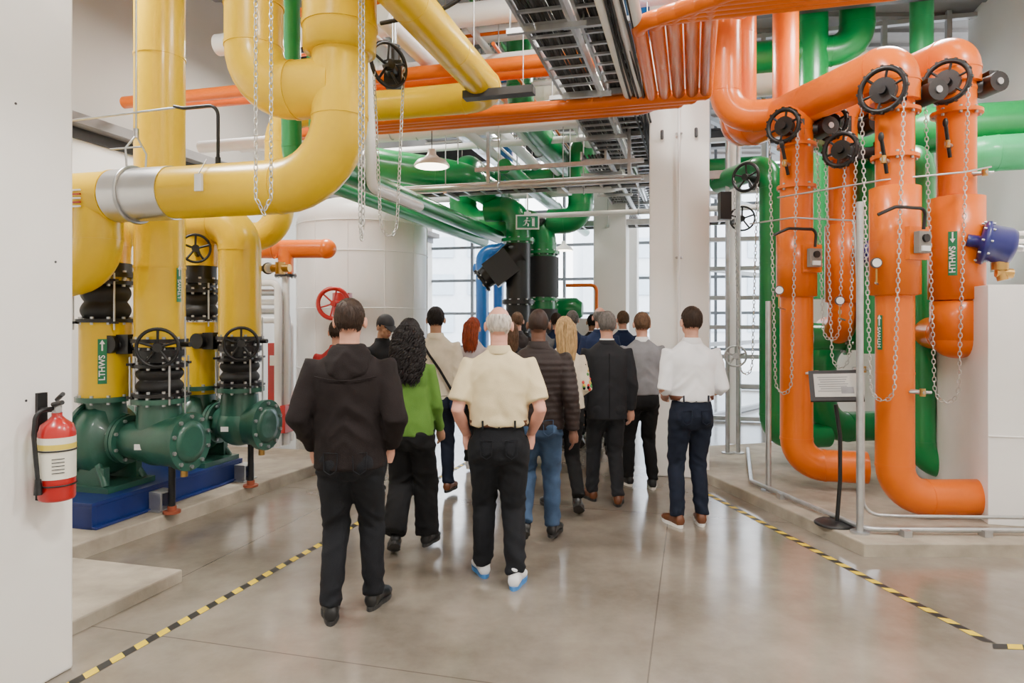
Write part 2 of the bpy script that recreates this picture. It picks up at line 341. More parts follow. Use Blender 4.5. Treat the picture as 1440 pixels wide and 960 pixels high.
# ================================================================ PUMPS
def pump(P0,P1,name='centrifugal_pump'):
    b=B(name); z=.72; a=P0+Z*z
    b.lathe(a-V*.16,V,[(0,.10),(.02,.25),(.08,.30),(.2,.31),(.27,.27),(.30,.16),(.38,.15)],dgrn,40)
    flange(b,a-V*.10,V,.325,.035,dgrn,12); flange(b,a+V*.2,V,.2,.03,dgrn,8)
    b.lathe(a-V*.75,V,[(0,.12),(.02,.2),(.45,.2),(.5,.12),(.62,.1)],dgrn,32)
    b.cyl(P0+Z*.85,P0+Z*1.05,.17,dgrn,28,.15); flange(b,P0+Z*1.06,Z,.23,.04,dgrn,10)
    b.tube([P0+Z*.95-V*.02,P0+Z*.90+V*.2+U*.02],.03,dgrn,10)
    e=P1+Z*z
    b.lathe(a+V*.2,V,[(0,.13),(.06,.15),((P1-P0).length-.12,.20),((P1-P0).length+.02,.205),((P1-P0).length+.08,.2)],dgrn,36)
    flange(b,a+V*.24,V,.2,.03,dgrn,8)
    flange(b,e+V*.29,V,.24,.035,dgrn,10); flange(b,e+V*.26,V,.235,.03,dgrn,0)
    b.lathe(e+V*.305,V,[(0,.17),(.012,.17),(.02,.12)],dgrn,32)
    b.cyl(e+Z*.05,P1+Z*1.05,.19,dgrn,32,.165); flange(b,P1+Z*1.055,Z,.225,.04,dgrn,10)
    b.ell(e,(.21,.21,.21),dgrn,(V,U,Z),28,16)
    rp_=M('rust_paint',(.3,.07,.03),.6)
    b.cyl(e+V*.24-Z*.2,e+V*.24-Z*.24-Z*.05,.03,brass,10); b.cyl(e+V*.12-Z*.18,e+V*.12-Z*.60,.028,blk,12); b.cyl(e+V*.12-Z*.60,e+V*.12-Z*.58,.07,rp_,12); b.cyl(e+V*.12-Z*.58,e+V*.12-Z*.54,.036,rp_,12)
    b.box(e+vec(-.06,-.215,-.02),(.07,.006,.045),labw)
    bellows(b,P1.x,P1.y,1.09,1.36,.19)
    flange(b,P1+Z*1.45,Z,.2,.05,blk,10); b.cyl(P1+Z*1.37,P1+Z*1.55,.165,blk,24); flange(b,P1+Z*1.55,Z,.22,.03,blk,10)
    ax=vec(.40,-.91,0).normalized(); g=P1+Z*1.50+ax*.24
    b.cyl(P1+Z*1.50,g,.045,blk,14); handwheel(b,g+ax*.04,ax,.15,rr=.014)
    b.cyl(P1+Z*1.52-V*.15,P1+Z*1.52-V*.36-U*.1,.055,blk,16); b.box(P1+Z*1.52-V*.27-U*.04,(.12,.16,.16),blk,(V,U,Z)); b.cyl(P1+Z*1.52-V*.36-U*.1,P1+Z*1.52-V*.36-U*.17,.075,blk,18)
    b.cyl(P1+Z*1.52+V*.18,P1+Z*1.52+V*.3,.022,blk,10)
    for s in(-1,1): b.cyl(P1+V*.25*s+Z*.95,P1+V*.25*s+Z*1.75,.007,stl,6)
    for s in (-.17,.17): b.box(P0+U*s+Z*.41,(.36,.06,.2),dgrn,(V,U,Z))
    b.box(P0+Z*.34,(.55,.5,.05),dgrn,(V,U,Z)); b.box(P0-V*.55+Z*.42,(.4,.3,.2),dgrn,(V,U,Z))
    for s in(-1,1):
        b.tube([P0+U*.2*s+V*.2+Z*.36,P0+U*.16*s+V*.05+Z*.6],.03,dgrn,8)
    return b.build()
pump(V0,V1); pump(V1b-V*.02,V2)
b=B('blue_pump_base'); o=vec(-3.2,5.2,0); L=1.8
cc=o+U*L/2-V*.45
b.box(cc+Z*.305,(.9,L,.03),bbase,(V,U,Z)); b.box(cc+V*.42+Z*.205,(.05,L,.17),bbase,(V,U,Z)); b.box(cc+V*.44+Z*.132,(.1,L,.02),bbase,(V,U,Z)); b.box(cc-V*.42+Z*.205,(.05,L,.17),bbase,(V,U,Z))
for s in(-L/2+.02,L/2-.02): b.box(cc+U*s+Z*.205,(.9,.04,.17),bbase,(V,U,Z))
for s in(-.35,.75):
    q=cc+U*s+V*.53
    b.box(q+Z*.20,(.12,.02,.14),stl,(V,U,Z)); b.box(q+Z*.2+U*.14,(.12,.02,.14),stl,(V,U,Z)); b.box(q+Z*.275+U*.07,(.12,.16,.015),stl,(V,U,Z)); b.box(q+Z*.127+U*.07,(.14,.22,.014),stl,(V,U,Z))
b.build(.004)
b=B('chain_wheel_valve'); cw=vec(-.965,5.35,3.72); b.cyl(cw+vec(0,0,0),cw+vec(0,.25,0),.05,blk,14); b.box(cw+vec(0,.22,0),(.14,.12,.2),blk); handwheel(b,cw,(.75,-.66,0),.17,rr=.016)
b.cyl(cw+vec(0,.25,0),cw+vec(0,.25,.25),.05,blk,12); b.cyl(cw+vec(0,.25,.2),cw+vec(0,.25,2.8),.02,stl,8)
chainfall(b,cw,(.75,-.66,0),.15,2.35); b.build()
for (x,y,zt,zb,g) in ((-1.62,4.45,6.4,2.42,.10),(-.98,4.45,6.4,2.25,.02)):
    b=B('hanging_chain'); chain(b,[(x-g/2,y,zt),(x-g/2,y,zb+.1),(x,y,zb),(x+g/2,y,zb+.1),(x+g/2,y,zt)]); b.build()
# ================================================================ FIRE EXTINGUISHER
b=B('fire_extinguisher'); f=vec(-2.17,3.38,0)-U*.18; e=f+V*.10
b.lathe(e,Z,[(.885,.06),(.89,.072),(.90,.076),(1.20,.076),(1.235,.066),(1.26,.035),(1.275,.022),(1.29,.022)],red,32)
b.lathe(e,Z,[(.99,.0772),(1.18,.0772)],M('extinguisher_label',(.74,.72,.62),.4),32)
b.lathe(e,Z,[(1.125,.0778),(1.15,.0778)],M('extinguisher_band',(.65,.5,.06),.4),32)
b.cyl(e+Z*1.28,e+Z*1.33,.02,stl,12)
b.tube([e+Z*1.33-U*.02,e+Z*1.345+vec(.07,-.07,0)],.011,blk,8); b.tube([e+Z*1.35,e+Z*1.385+vec(.08,-.08,0)],.010,blk,8); b.cyl(e+Z*1.31,e+Z*1.31+vec(.03,-.035,0),.014,stl,10)
P,_=fillet([e+Z*1.31,e+Z*1.31-U*.09-V*.02,e+Z*1.2-U*.1-V*.02,e+Z*.98-U*.095-V*.0],.05); b.tube(P,.010,blk,8); b.cyl(e+Z*1.0-U*.095,e+Z*.93-U*.095,.013,blk,8,.018)
b.torus(e+Z*1.12,Z,.079,.004,blk,28,6); b.torus(e+Z*.96,Z,.079,.004,blk,28,6); b.box(f+V*.008+Z*1.13,(.016,.05,.5),blk,(V,U,Z)); b.box(f+V*.03+Z*1.3,(.06,.04,.02),blk,(V,U,Z))
for k in range(5): b.box(e+Z*(1.085-.016*k)+vec(.047,-.0630,0)*1.0,(.05,.001,.004),dk,(vec(.8,.6,0),vec(.6,-.8,0),Z))
b.build()
# ================================================================ TANK & LEFT REAR EQUIPMENT
b=B('insulated_storage_tank'); tc_=vec(-2.4,11,0)
b.lathe(tc_,Z,[(0,1.0),(.02,1.03),(3.25,1.03),(3.40,.99),(3.52,.85),(3.60,.6),(3.64,.2)],tankm,64)
for zz in(1.0,1.9,2.75,3.2): b.torus(tc_+Z*zz,Z,1.033,.008,whp,64,6)
for k in range(12):
    q=k*math.pi/6; b.cyl(tc_+vec(math.cos(q)*1.033,math.sin(q)*1.033,.05),tc_+vec(math.cos(q)*1.033,math.sin(q)*1.033,3.25),.006,whp,6)
b.cyl(tc_+Z*3.6,tc_+Z*4.2,.12,alu,20); b.build()
b=B('orange_branch_pipe'); pipe(b,[(-3.9,9.0,2.65),(-2.45,8.9,2.65)],.12,org); b.ell((-2.42,8.9,2.65),(.13,.13,.13),org)
pipe(b,[(-2.95,8.9,2.65),(-2.95,8.9,2.32)],.10,org); flange(b,(-2.95,8.9,2.30),Z,.14,.03,blk); b.cyl((-2.95,8.9,2.3),(-2.95,8.9,.1),.05,whp,14)
b.torus((-3.05,8.75,2.65),vec(1,0,0),.135,.012,org); b.build()
b=B('red_handwheel_valve'); q=vec(-2.25,8.6,1.93); handwheel(b,q,(.1,-1,0),.19,red,6,.028); b.cyl(q,q+vec(0,.5,0),.04,red,12); b.cyl(q+vec(0,.45,-.15),q+vec(0,.45,.15),.13,red,20); b.cyl(q+vec(0,.45,-1.9),q+vec(0,.45,-.1),.07,red,20); b.build()
b=B('red_hose_cabinet'); q=vec(-3.05,8.9,0); b.box(q+Z*1.0,(.16,.22,.85),red,(V,U,Z)); b.cyl(q+Z*.12,q+Z*.6,.06,red,14); b.box(q+Z*.45+V*.05,(.3,.3,.35),red,(V,U,Z)); b.box(q+Z*1.2-U*.115,(.09,.01,.13),labw,(V,U,Z)); b.build(.01)
b=B('brass_gauge_valve'); q=vec(-2.50,7.0,2.25); b.torus(q,(.3,-1,0),.05,.012,dk); b.cyl(q,q+vec(.03,-.02,0),.05,labw,20); b.cyl(q+V*.05,q+V*.25,.04,brass,12); b.cyl(q+V*.14-Z*.06,q+V*.14+Z*.06,.05,brass,12); b.cyl(q-V*.1,q,.03,brass,10); b.build()
for k in range(5):
    b=B('white_branch_pipe'); pipe(b,[vec(-4.9,9.2,2.2-.12*k),vec(-3.0,8.75+.12*k,2.2-.12*k),vec(-3.0,8.75+.12*k,.1)],.045,stl if k%2 else whp,R=.1,seg=14,seams=False); b.build()
b=B('electrical_cabinet'); q=vec(-4.35,9.2,0); b.box(q+Z*1.0,(.7,.9,2.0),whp,(V,U,Z)); b.box(q+Z*1.2+V*.356,(.01,.7,1.2),wht,(V,U,Z)); b.build(.01)
# ================================================================ OVERHEAD ORANGE/WHITE LINES
zt=3.92
for k in range(5):
    b=B('orange_overhead_pipe'); off=.128*k
    p1=vec(.92,5.00,zt)+V*off+U*off*-.55
    p0=p1+V*5.2; p2=p1+U*(2.15-off*.2); p3=p2-V*4.2
    pipe(b,[p0,p1,p2,p2-Z*.02,p3-Z*.02] if k>1 else [p0,p1,p2,p3],.060,org,R=.18,seg=20); b.build()
for k in range(3):
    b=B('white_overhead_pipe'); p1=vec(.80-.11*k,4.6,zt+.02); pipe(b,[p1-U*1.5,p1+U*(2.4+.2*k),p1+U*(2.4+.2*k)+Z*.6,p1+U*(2.4+.2*k)+Z*.6-V*3],.045,whp,R=.12,seg=18); b.build()
b=B('orange_header_pipe'); p1=vec(1.55,4.35,4.35); pipe(b,[p1+V*4.2,p1,p1+U*1.6,p1+U*1.6+Z*2.2],.11,org,R=.25); b.build()
b=B('blue_overhead_pipe'); pipe(b,[(.25,3.2,4.6),(.25+.2656*4.5,7.7,4.6),(.25+.2656*4.5,7.7,6.5)],.11,blu,R=.2); b.build()
def tray(name,p0,L,w,z,cab,d=U,s=V):
    b=B(name); p0=Vector((p0[0],p0[1],z)); c=p0+d*L/2
    for q in(-w/2,w/2): b.box(c+s*q,(.025,L,.10),stl,(s,d,Z))
    k=int(L/.23)
    for i in range(k): b.box(p0+d*(.1+i*.23)-Z*.035,(w,.03,.02),stl,(s,d,Z))
    for i in range(cab):
        x=-w/2+.04+(w-.08)*i/(cab-1); r=.012+.008*random.random(); pts=[p0+d*(L*t/14)+s*(x+.012*math.sin(t*1.7+i))+Z*(r-.02) for t in range(15)]
        b.tube(pts,r,rub if i%4 else dk,8)
    for i in range(int(L/1.6)):
        q=p0+d*(.8+1.6*i); b.box(q-Z*.07,(w+.25,.04,.04),stl,(s,d,Z))
        for e_ in(-1,1): b.cyl(q+s*(w/2+.1)*e_-Z*.07,q+s*(w/2+.1)*e_+Z*(CZ-z),.007,stl,6)
    return b.build()
tray('cable_tray',(-.36,2.8),11.5,.36,3.98,13); tray('cable_tray',(.04,2.8),11.5,.30,4.02,12)
b=B('cable_bundle')
for k in range(6):
    o=vec(.24+.03*k,3.2,3.90+.02*(k%2)); b.tube([o+U*t*.7+V*.012*math.sin(t+k)-Z*.015*abs(math.sin(t*1.3)) for t in range(15)],.011,rub,8)
b.build()
b=B('black_conduit'); P,_=fillet([(-1.0,5.2,3.98),(-.5,5.0,3.98),(-.1,5.0,4.3),(.0,5.0,6.5)],.4); b.tube(P,.016,rub,10); b.build()
b=B('linear_light_fixture'); b.box((-.12,6.2,3.78),(.66,.12,.07),dk,(V,U,Z)); b.cyl((-.35,6.26,3.8),(-.35,6.26,6.6),.005,stl,6); b.cyl((.1,6.14,3.8),(.1,6.14,6.6),.005,stl,6); b.build(.005)
def run(name,pts,r,mat,R=None): 
    b=B(name); pipe(b,pts,r,mat,R,seg=20); 
    p=(Vector(pts[0])+Vector(pts[1]))/2; b.cyl(p,vec(p.x,p.y,CZ),.006,stl,6); b.torus(p,Vector(pts[1])-Vector(pts[0]),r+.008,.008,stl,20,6); return b.build()
def ux(x0,y0,z,L): p=vec(x0,y0,z); return [p,p+U*L]
def vx(x0,y0,z,L): p=vec(x0,y0,z); return [p,p+V*L]
run('white_service_pipe',ux(-1.2,6.2,4.5,9),.09,whp); run('white_service_pipe',ux(-.6,6.8,4.35,8),.07,whp); run('white_service_pipe',ux(-.95,7.2,4.1,8),.06,whp)
run('white_service_pipe',vx(-4.2,9.2,4.05,5.6),.08,whp); run('white_service_pipe',vx(-4.0,10.1,4.3,5.6),.10,whp)
run('orange_service_pipe',vx(-4.6,8.1,4.3,5.5),.07,org); run('orange_service_pipe',vx(-4.6,8.4,4.32,6.0),.07,org); run('orange_service_pipe',ux(-.9,7.0,5.0,8),.08,org)
run('white_service_pipe',vx(-3.0,12.5,3.9,4.4),.11,whp); run('white_service_pipe',vx(-1.9,9.7,3.55,3.6),.05,whp); run('steel_service_pipe',vx(-1.7,8.2,3.25,3.2),.03,stl)
run('green_service_pipe',ux(-.1,9,3.75,7),.10,grn); run('green_service_pipe',vx(-2.6,13.2,4.3,7),.16,grn); run('white_service_pipe',ux(.6,8.5,4.5,8),.08,whp)
run('green_service_pipe',[(-1.7,5.75,6.5),(-1.6,5.75,3.05),(-1.6+.2656*5.2,10.95,3.05)],.10,grn,.2); run('green_service_pipe',[(-1.95,5.9,6.5),(-1.9,5.9,3.02),(-1.9+.2656*5.4,11.3,3.02)],.085,lgrn,.2)
run('white_service_pipe',[(-1.35,6.3,5.5),(-1.3,6.3,2.95),(-1.0,7.4,2.95)],.05,whp,.1)
run('white_service_pipe',vx(-3.4,7.9,4.9,7.5),.12,whp); run('cream_service_duct',vx(-2,11,5.1,7),.25,cream); run('cream_service_duct',ux(1.6,8.2,5.0,6),.22,cream); run('white_service_pipe',vx(-.6,8.4,5.2,4.8),.1,whp)
run('steel_service_duct',ux(-1.9,7.6,5.1,8),.28,alu)
run('steel_service_pipe',vx(.2,10.4,3.3,3.4),.04,whp); run('steel_service_pipe',[(.6,9.1,3.45),(1.3,9.0,3.45),(2.2,10.2,3.9)],.05,whp)
rq=random.Random(21)
for k in range(11): run('overhead_conduit',ux(-2.2+.42*k+rq.uniform(-.1,.1),5.6+rq.uniform(0,2),rq.uniform(4.5,5.5),rq.uniform(4,8)),rq.choice((.02,.03,.045)),rq.choice((stl,whp,whp,org,grn)))
for k in range(10): run('overhead_conduit',vx(-3.6+rq.uniform(-.2,.6)+.22*k,7.2+.72*k,rq.uniform(4.3,5.5),rq.uniform(3.5,5)),rq.choice((.02,.03,.05)),rq.choice((stl,whp,org,whp)))
tray('cable_tray',(-1.6,9.6),4.4,.3,3.5,7,V,U); tray('cable_tray',(-.6,12.6),4.6,.4,3.4,6,V,U); tray('cable_tray',(1.0,8.4),6,.3,3.75,6)
b=B('strut_frame')
for p in((-.3,8.6),(1.4,8.15)):
    b.box((p[0],p[1],5),(.04,.04,3.2),stl,(V,U,Z))
b.box((.55,8.38,3.42),(2.1,.05,.05),stl,(V,U,Z)); b.box((.55,8.38,3.62),(2.1,.05,.05),stl,(V,U,Z)); b.build()
b=B('green_main_pipe'); g=vec(.49,11,0)
pipe(b,[g+Z*0,g+Z*3.3,g-V*1.35+Z*3.3+U*.0,g-V*1.35+Z*4.3,g-V*1.35+Z*4.3+U*3],.225,grn,R=.35,seg=32)
pipe(b,[g+V*.1+Z*3.3,g+V*.62+Z*3.3,g+V*.62+Z*4.5,g+V*.62+Z*4.5+U*4],.2,grn,R=.3)
b.cyl(g+Z*2.09,g+Z*2.73,.262,rub,32); flange(b,g+Z*2.05,Z,.27,.04,grn,10); flange(b,g+Z*2.8,Z,.28,.05,grn,12); flange(b,g-V*.35+Z*3.3,V,.28,.05,grn,12)
b.cyl(g+Z*3.3-U*.2,g+Z*3.3-U*.34,.09,blk,18); b.cyl(g+Z*1.2,g+Z*1.9,.25,rub,24)
b.build()
b=B('black_strainer_valve'); q=vec(-.02,10.6,0)
b.tube([q+vec(-.42,-.05,2.35),q+vec(.12,0,2.75)],[.16,.25],blk,28); b.box(q+vec(-.15,-.1,2.52),(.42,.4,.42),blk,(vec(.8,0,.6),vec(0,1,0),vec(-.6,0,.8)))
b.cyl(q+Z*1.2+V*.12,q+Z*2.9+V*.12,.19,blk,28); flange(b,q+Z*2.95+V*.12,Z,.26,.05,grn,10); pipe(b,[q+Z*2.9+V*.12,q+Z*3.45+V*.12,q+Z*3.45-V*.4],.19,grn,.25)
b.cyl(q+V*.12,q+Z*1.2+V*.12,.19,grn,28); flange(b,q+Z*2.0+V*.12,Z,.25,.06,blk,10); flange(b,q+Z*1.5+V*.12,Z,.25,.06,blk,10)
flange(b,q+vec(-.44,-.05,2.33),(.8,0,.6),.2,.04,blk,8); b.build()
b=B('green_diagonal_pipe'); o=vec(.1,8.7,4.4); pipe(b,[o+Z*2.1,o,o+U*6],.17,grn,.3); b.build()
b=B('green_diagonal_pipe'); pipe(b,[(-2.0,9.9,4.0),(-.7,9.7,3.75),(-.35,10.9,3.75),(-.2,12,3.75)],.22,grn,.4); b.build()
b=B('blue_pipe'); pipe(b,[(-.55,12.6,0),(-.55,12.6,3.0),(-.1,12.5,3.0),(-.1,12.5,6.4)],.12,blu,.2); pipe(b,[(-.25,12.8,0),(-.25,12.8,2.7),(-.7,13,2.7)],.10,blu,.15); b.build()
b=B('red_service_pipe'); pipe(b,[(1.4,11.3,.1),(1.4,11.3,2.3),(.9,11.4,2.3)],.03,org,.1,12); b.build()
b=B('green_pump_unit'); q=vec(1.0,11.6,0); b.lathe(q+Z*1.9-V*.4,V,[(0,.1),(.05,.2),(.5,.2),(.6,.12)],grn,24); b.box(q+Z*1.5,(.8,.5,.5),whp,(V,U,Z)); b.box(q+Z*.65,(.9,.6,1.3),whp,(V,U,Z)); b.build()
# exit sign
b=B('exit_sign'); q=vec(.225,9.9,3.14); sg=M('exit_green',(.0,.17,.07),.4,emit=.15); b.box(q,(.34,.03,.21),labw); b.box(q-vec(0,.016,0),(.30,.004,.17),sg)
b.cyl(q+Z*.09,q+Z*.6,.012,labw,8); b.box(q+Z*.12,(.1,.06,.05),labw)
y=q.y-.020
def pl(p,w=.009):
    for a,c in zip(p[:-1],p[1:]): b.tube([vec(q.x+a[0],y,q.z+a[1]),vec(q.x+c[0],y,q.z+c[1])],w,labw,8,flat=.5)
b.cyl(vec(q.x-.005,y+.003,q.z+.055),vec(q.x-.005,y-.003,q.z+.055),.014,labw,14)
pl([(-.012,.032),(-.022,-.012)],.014); pl([(-.01,.03),(.02,.012),(.036,.02)]); pl([(-.014,.03),(-.042,.022),(-.055,.0)]); pl([(-.02,-.012),(.012,-.025),(.006,-.062)]); pl([(-.024,-.012),(-.036,-.042),(-.066,-.048)])
for r_ in((.10,0,.006,.13),(.075,.062,.05,.006)): b.box(vec(q.x+r_[0],y,q.z+r_[1]),(r_[2],.004,r_[3]),labw)
b.box(vec(q.x+.082,y,q.z-.005),(.035,.004,.11),labw); b.build()
lampe=M('lamp_glow',(1,.90,.70),.5,emit=9); shade=M('lamp_shade_white',(.85,.83,.78),.35)
for (x,y_,z_,r) in((-.94,8.0,3.52,.21),(1.61,10,3.72,.20),(-.2,13.5,3.6,.2),(1.1,14.5,3.2,.2),(3.8,5.4,5.2,.25)):
    b=B('pendant_lamp'); o=vec(x,y_,z_); b.lathe(o,Z,[(.0,r),(.02,r*.98),(.07,r*.8),(.10,r*.45),(.14,r*.25),(.20,r*.22)],shade,32); b.lathe(o,Z,[(-.006,r*.9),(.015,r*.8)],lampe,28); b.cyl(o+Z*.2,vec(x,y_,CZ),.006,dk,6); b.build()
# ================================================================ RIGHT ORANGE BANK
Bp=vec(3.14,5.6,0); Ap=vec(2.75,6.6,0); Cp=vec(3.84,5.9,0); Dp=vec(3.27,6.75,0)
def actuator(b,p,z,R=.17,left=True,zb=1.0,ax=(-.75,-.66,0)):
    ax=Vector(ax).normalized(); q=p+Z*z; g=q+ax*.26
    b.cyl(q,g,.04,blk,14); b.box(q+ax*.05+Z*.0,(.16,.2,.15),blk,(V,U,Z)); handwheel(b,g,ax,R,rr=.022,spokes=6)
    for k in range(16):
        a=2*math.pi*k/16; x_=Z.cross(ax).normalized(); y_=ax.cross(x_); d=x_*math.cos(a)+y_*math.sin(a); b.box(g+d*(R+.015),(.02,.035,.02),blk,(d,ax,d.cross(ax)))
    b.cyl(g-ax*.05,g+ax*.0,R*.6,blk,20)
    s=vec(.93,-.36,0); m=q+s*.24
    b.cyl(q,m,.055,blk,16); b.cyl(m+vec(.02,-.1,0),m+vec(0,.1,0),.085,blk,20); b.cyl(m+vec(.022,-.112,0),m+vec(.02,-.1,0),.028,stl,16); b.box(m+Z*.08,(.08,.12,.05),blk)
    chainfall(b,g,ax,R*.95,zb)
def jacket(b,p,z0,z1,r,mat): b.lathe(p,Z,[(z0-.01,r*.8),(z0,r),(z1,r),(z1+.01,r*.8)],mat,36); b.cyl(p+Z*((z0+z1)/2-.01),p+Z*((z0+z1)/2+.01),r*1.012,mat,36)
b=B('orange_riser_pipe')
pipe(b,[Bp+vec(.74,.02,.265),Bp+Z*.265,Bp+Z*3.82,vec(2.55,7.9,3.82),vec(2.55,7.9,6.6)],.145,org,R=.27,seg=36)
pipe(b,[Bp+Z*3.5,Bp+Z*3.82,vec(2.58,7.75,3.82),vec(2.58,7.75,6.6)],.185,org,R=.30,seg=36)
b.ell(Bp+vec(.74,.02,.265),(.145,.145,.145),org); jacket(b,Bp,1.93,2.80,.19,org); flange(b,Bp+Z*3.05,Z,.18,.03,org,8)
flange(b,Bp+Z*3.42,Z,.19,.03,org,8)
pipe_label(b,Bp.x,Bp.y,.145,1.62,.28,.05,(-.96,-.25,0),'HTHWS')
b.build()
b=B('chain_wheel_valve'); actuator(b,Bp,3.55,.17,zb=1.05); b.build()
b=B('orange_riser_pipe')
pipe(b,[Ap+V*.62+Z*.33,Ap+Z*.33,Ap+Z*3.7,Ap+Z*3.72+V*-.02+U*.3],.15,org,R=.25,seg=36); jacket(b,Ap,1.95,2.55,.185,org); flange(b,Ap+Z*3.0,Z,.18,.03,org,8); flange(b,Ap+Z*3.4,Z,.18,.03,org,8)
b.build(); b=B('chain_wheel_valve'); actuator(b,Ap,3.55,.15,zb=1.0); b.build()
b=B('orange_riser_pipe')
pipe(b,[Cp+U*.9+Z*1.6,Cp+Z*1.6,Cp+Z*4.0,Cp+Wd*2.4+Z*4.0,Cp+Wd*2.4+Z*6.6],.15,org,R=.30,seg=36)
pipe(b,[Cp+Z*3.75,Cp+Z*4.0,Cp+Wd*2.2+Z*4.0],.185,org,R=.32,seg=36); jacket(b,Cp,1.90,2.77,.215,org); jacket(b,Cp,1.55,1.88,.20,org); flange(b,Cp+Z*3.5,Z,.2,.03,org,8); b.ell(Cp+Z*1.56,(.20,.20,.17),org)
pipe_label(b,Cp.x,Cp.y,.216,2.28,.37,.066,(-.64,-.77,0),'HTHWS',False)
b.build(); b=B('chain_wheel_valve'); actuator(b,Cp,3.72,.17,zb=1.0); b.build()
b=B('orange_riser_pipe')
pipe(b,[Dp+U*.8+Z*1.62,Dp+Z*1.62,Dp+Z*3.85,Dp+V*.3+Z*3.85],.135,org,R=.2,seg=36); jacket(b,Dp,1.9,2.65,.165,org); flange(b,Dp+Z*3.3,Z,.17,.03,org,8)
b.build(); b=B('chain_wheel_valve'); actuator(b,Dp,3.62,.15,zb=1.5); actuator(b,Dp+vec(-.03,-.25,0),3.30,.15,zb=1.25); b.build()
b=B('orange_elbow_pipe'); pipe(b,[(2.25,7.2,6.6),(2.25,7.2,3.85),(3.0,7.0,3.85)],.16,org,.28,32); b.build()
def sensor(b,p,r,z,n):
    n=Vector(n).normalized(); q=p+Z*z+n*r; s=Z.cross(n)
    b.cyl(q-n*.02,q+n*.06,.05,org,16); b.box(q+n*.07,(.12,.05,.17),M('sensor_grey',(.22,.20,.18),.4),(s,n,Z)); b.cyl(q+n*.09+Z*.03,q+n*.115+Z*.03,.032,blk,16); b.box(q+n*.1-Z*.05,(.08,.02,.04),labw,(s,n,Z))
    P,_=fillet([q+n*.08+Z*.1,q+n*.1+Z*.26,q+n*.1+Z*.26-s*.3,q+n*.05+Z*.2-s*.42],.06); b.tube(P,.014,blk,8)
    b.box(q+n*.0+s*.02+Z*.0,(.2,.05,.26),org,(s,n,Z))
for p,r,z_,n in((Ap,.185,2.30,(.25,-.97,0)),(Bp,.19,2.33,(.30,-.95,0))):
    b=B('flow_sensor'); sensor(b,p,r,z_,n); b.build()
def gauge(b,q,n=(-.2,-1,0)):
    n=Vector(n).normalized(); b.cyl(q,q+n*.03,.042,dk,20); b.cyl(q+n*.03,q+n*.033,.034,labw,20); b.cyl(q+n*.02-Z*.05,q+n*.02-Z*.16,.008,brass,8)
for q in(vec(2.93,5.5,2.18),vec(2.5,6.4,2.0),vec(3.02,6.3,1.9)):
    b=B('pressure_gauge'); gauge(b,q); b.tube([q-Z*.16,q-Z*.16+vec(.1,.1,-.02)],.009,stl,8); b.build()
for p,z_,dx in ((Bp,1.15,1),(Ap,1.22,1),(Bp,3.0,-1),(Cp,3.2,-1),(Cp,2.95,1),(Dp,1.25,1),(Ap,3.2,-1)):
    b=B('drain_valve'); n=vec(.9*dx if dx<0 else .35,-.8,0).normalized(); q=p+Z*z_+n*.12; b.cyl(q,q+n*.14,.018,stl,10); b.cyl(q+n*.12-Z*.03,q+n*.12+Z*.03,.022,brass,10)
    if dx<0: b.tube([q+n*.05-Z*.1,q+n*.17+Z*.17],.016,blk,8); b.ell(q+n*.17+Z*.17,(.022,.022,.04),blk)
    else: b.tube([q+n*.10-V*.08,q+n*.10+V*.08],.012,stl,8)
    b.build()
def purple(q,k=1.0):
    b=B('blue_valve_actuator'); ax=vec(.88,-.42,-.22).normalized()
    b.lathe(q,ax,[(-.16*k,.05),(-.09*k,.05),(-.085*k,.13*k),(-.055*k,.135*k),(-.05*k,.115*k),(.06*k,.11*k),(.085*k,.095*k),(.10*k,.05)],pur,36)
    for i in range(10):
        a=2*math.pi*i/10; x_=Z.cross(ax).normalized(); y_=ax.cross(x_); d=x_*math.cos(a)+y_*math.sin(a); b.cyl(q+d*.123*k-ax*.10*k,q+d*.123*k-ax*.04*k,.009,stl,6)
    b.cyl(q+ax*.10*k,q+ax*.13*k,.03,stl,12)
    m=q+ax*.02-Z*.10*k; b.cyl(m,m-Z*.07,.045*k,brass,14); b.cyl(m-Z*.07,m-Z*.15+ax*.02,.03*k,brass,12); b.cyl(m-Z*.09-V*.03,m-Z*.10+V*.09,.03*k,brass,8); b.build()
purple(vec(3.98,5.60,2.34),1.35); purple(vec(3.42,6.5,2.35),.9)
b=B('instrument_tubing'); 
P,_=fillet([(2.45,6.3,2.85),(3.0,5.5,2.85),(3.6,5.45,2.9),(4.0,5.7,3.0)],.05); b.tube(P,.008,stl,6)
P,_=fillet([(2.3,6.6,2.65),(2.55,6.2,2.65),(2.68,5.35,2.5),(2.68,5.3,2.0)],.05); b.tube(P,.008,stl,6)
b.build()
def gp(pts,r,R=None,m=grn): 
    b=B('green_return_pipe'); pipe(b,pts,r,m,R or r*2,seg=32); return b
gp([(3.55,7.7,.42),(2.87,7.55,.42),(2.87,7.55,3.45),(2.6,8.6,3.45)],.13).build()
gp([(4.2,7.9,.5),(3.5,7.75,.5),(3.5,7.75,1.55),(4.4,7.9,1.55)],.17).build()
gp([(4.4,6.55,.32),(3.98,6.65,.32),(3.98,6.65,3.3),(4.3,8.0,3.6)],.13).build()
gp([(3.45,6.6,1.4),(3.45,6.6,3.2),(3.2,7.8,3.9)],.11).build()
x=gp([(3.1,7.1,1.55),(3.45,7.05,1.55),(4.6,6.75,1.55)],.14); flange(x,(3.45,7.05,1.55),V,.19,.04,grn); x.build()
gp([(4.3,9.4,4.0),(5.0,8.2,4.0),(6.0,7.92,4.0)],.27,.5).build(); gp([(5.0,8.0,3.6),(5.4,7.7,3.6),(5.95,7.55,3.6)],.2,.3,lgrn).build()
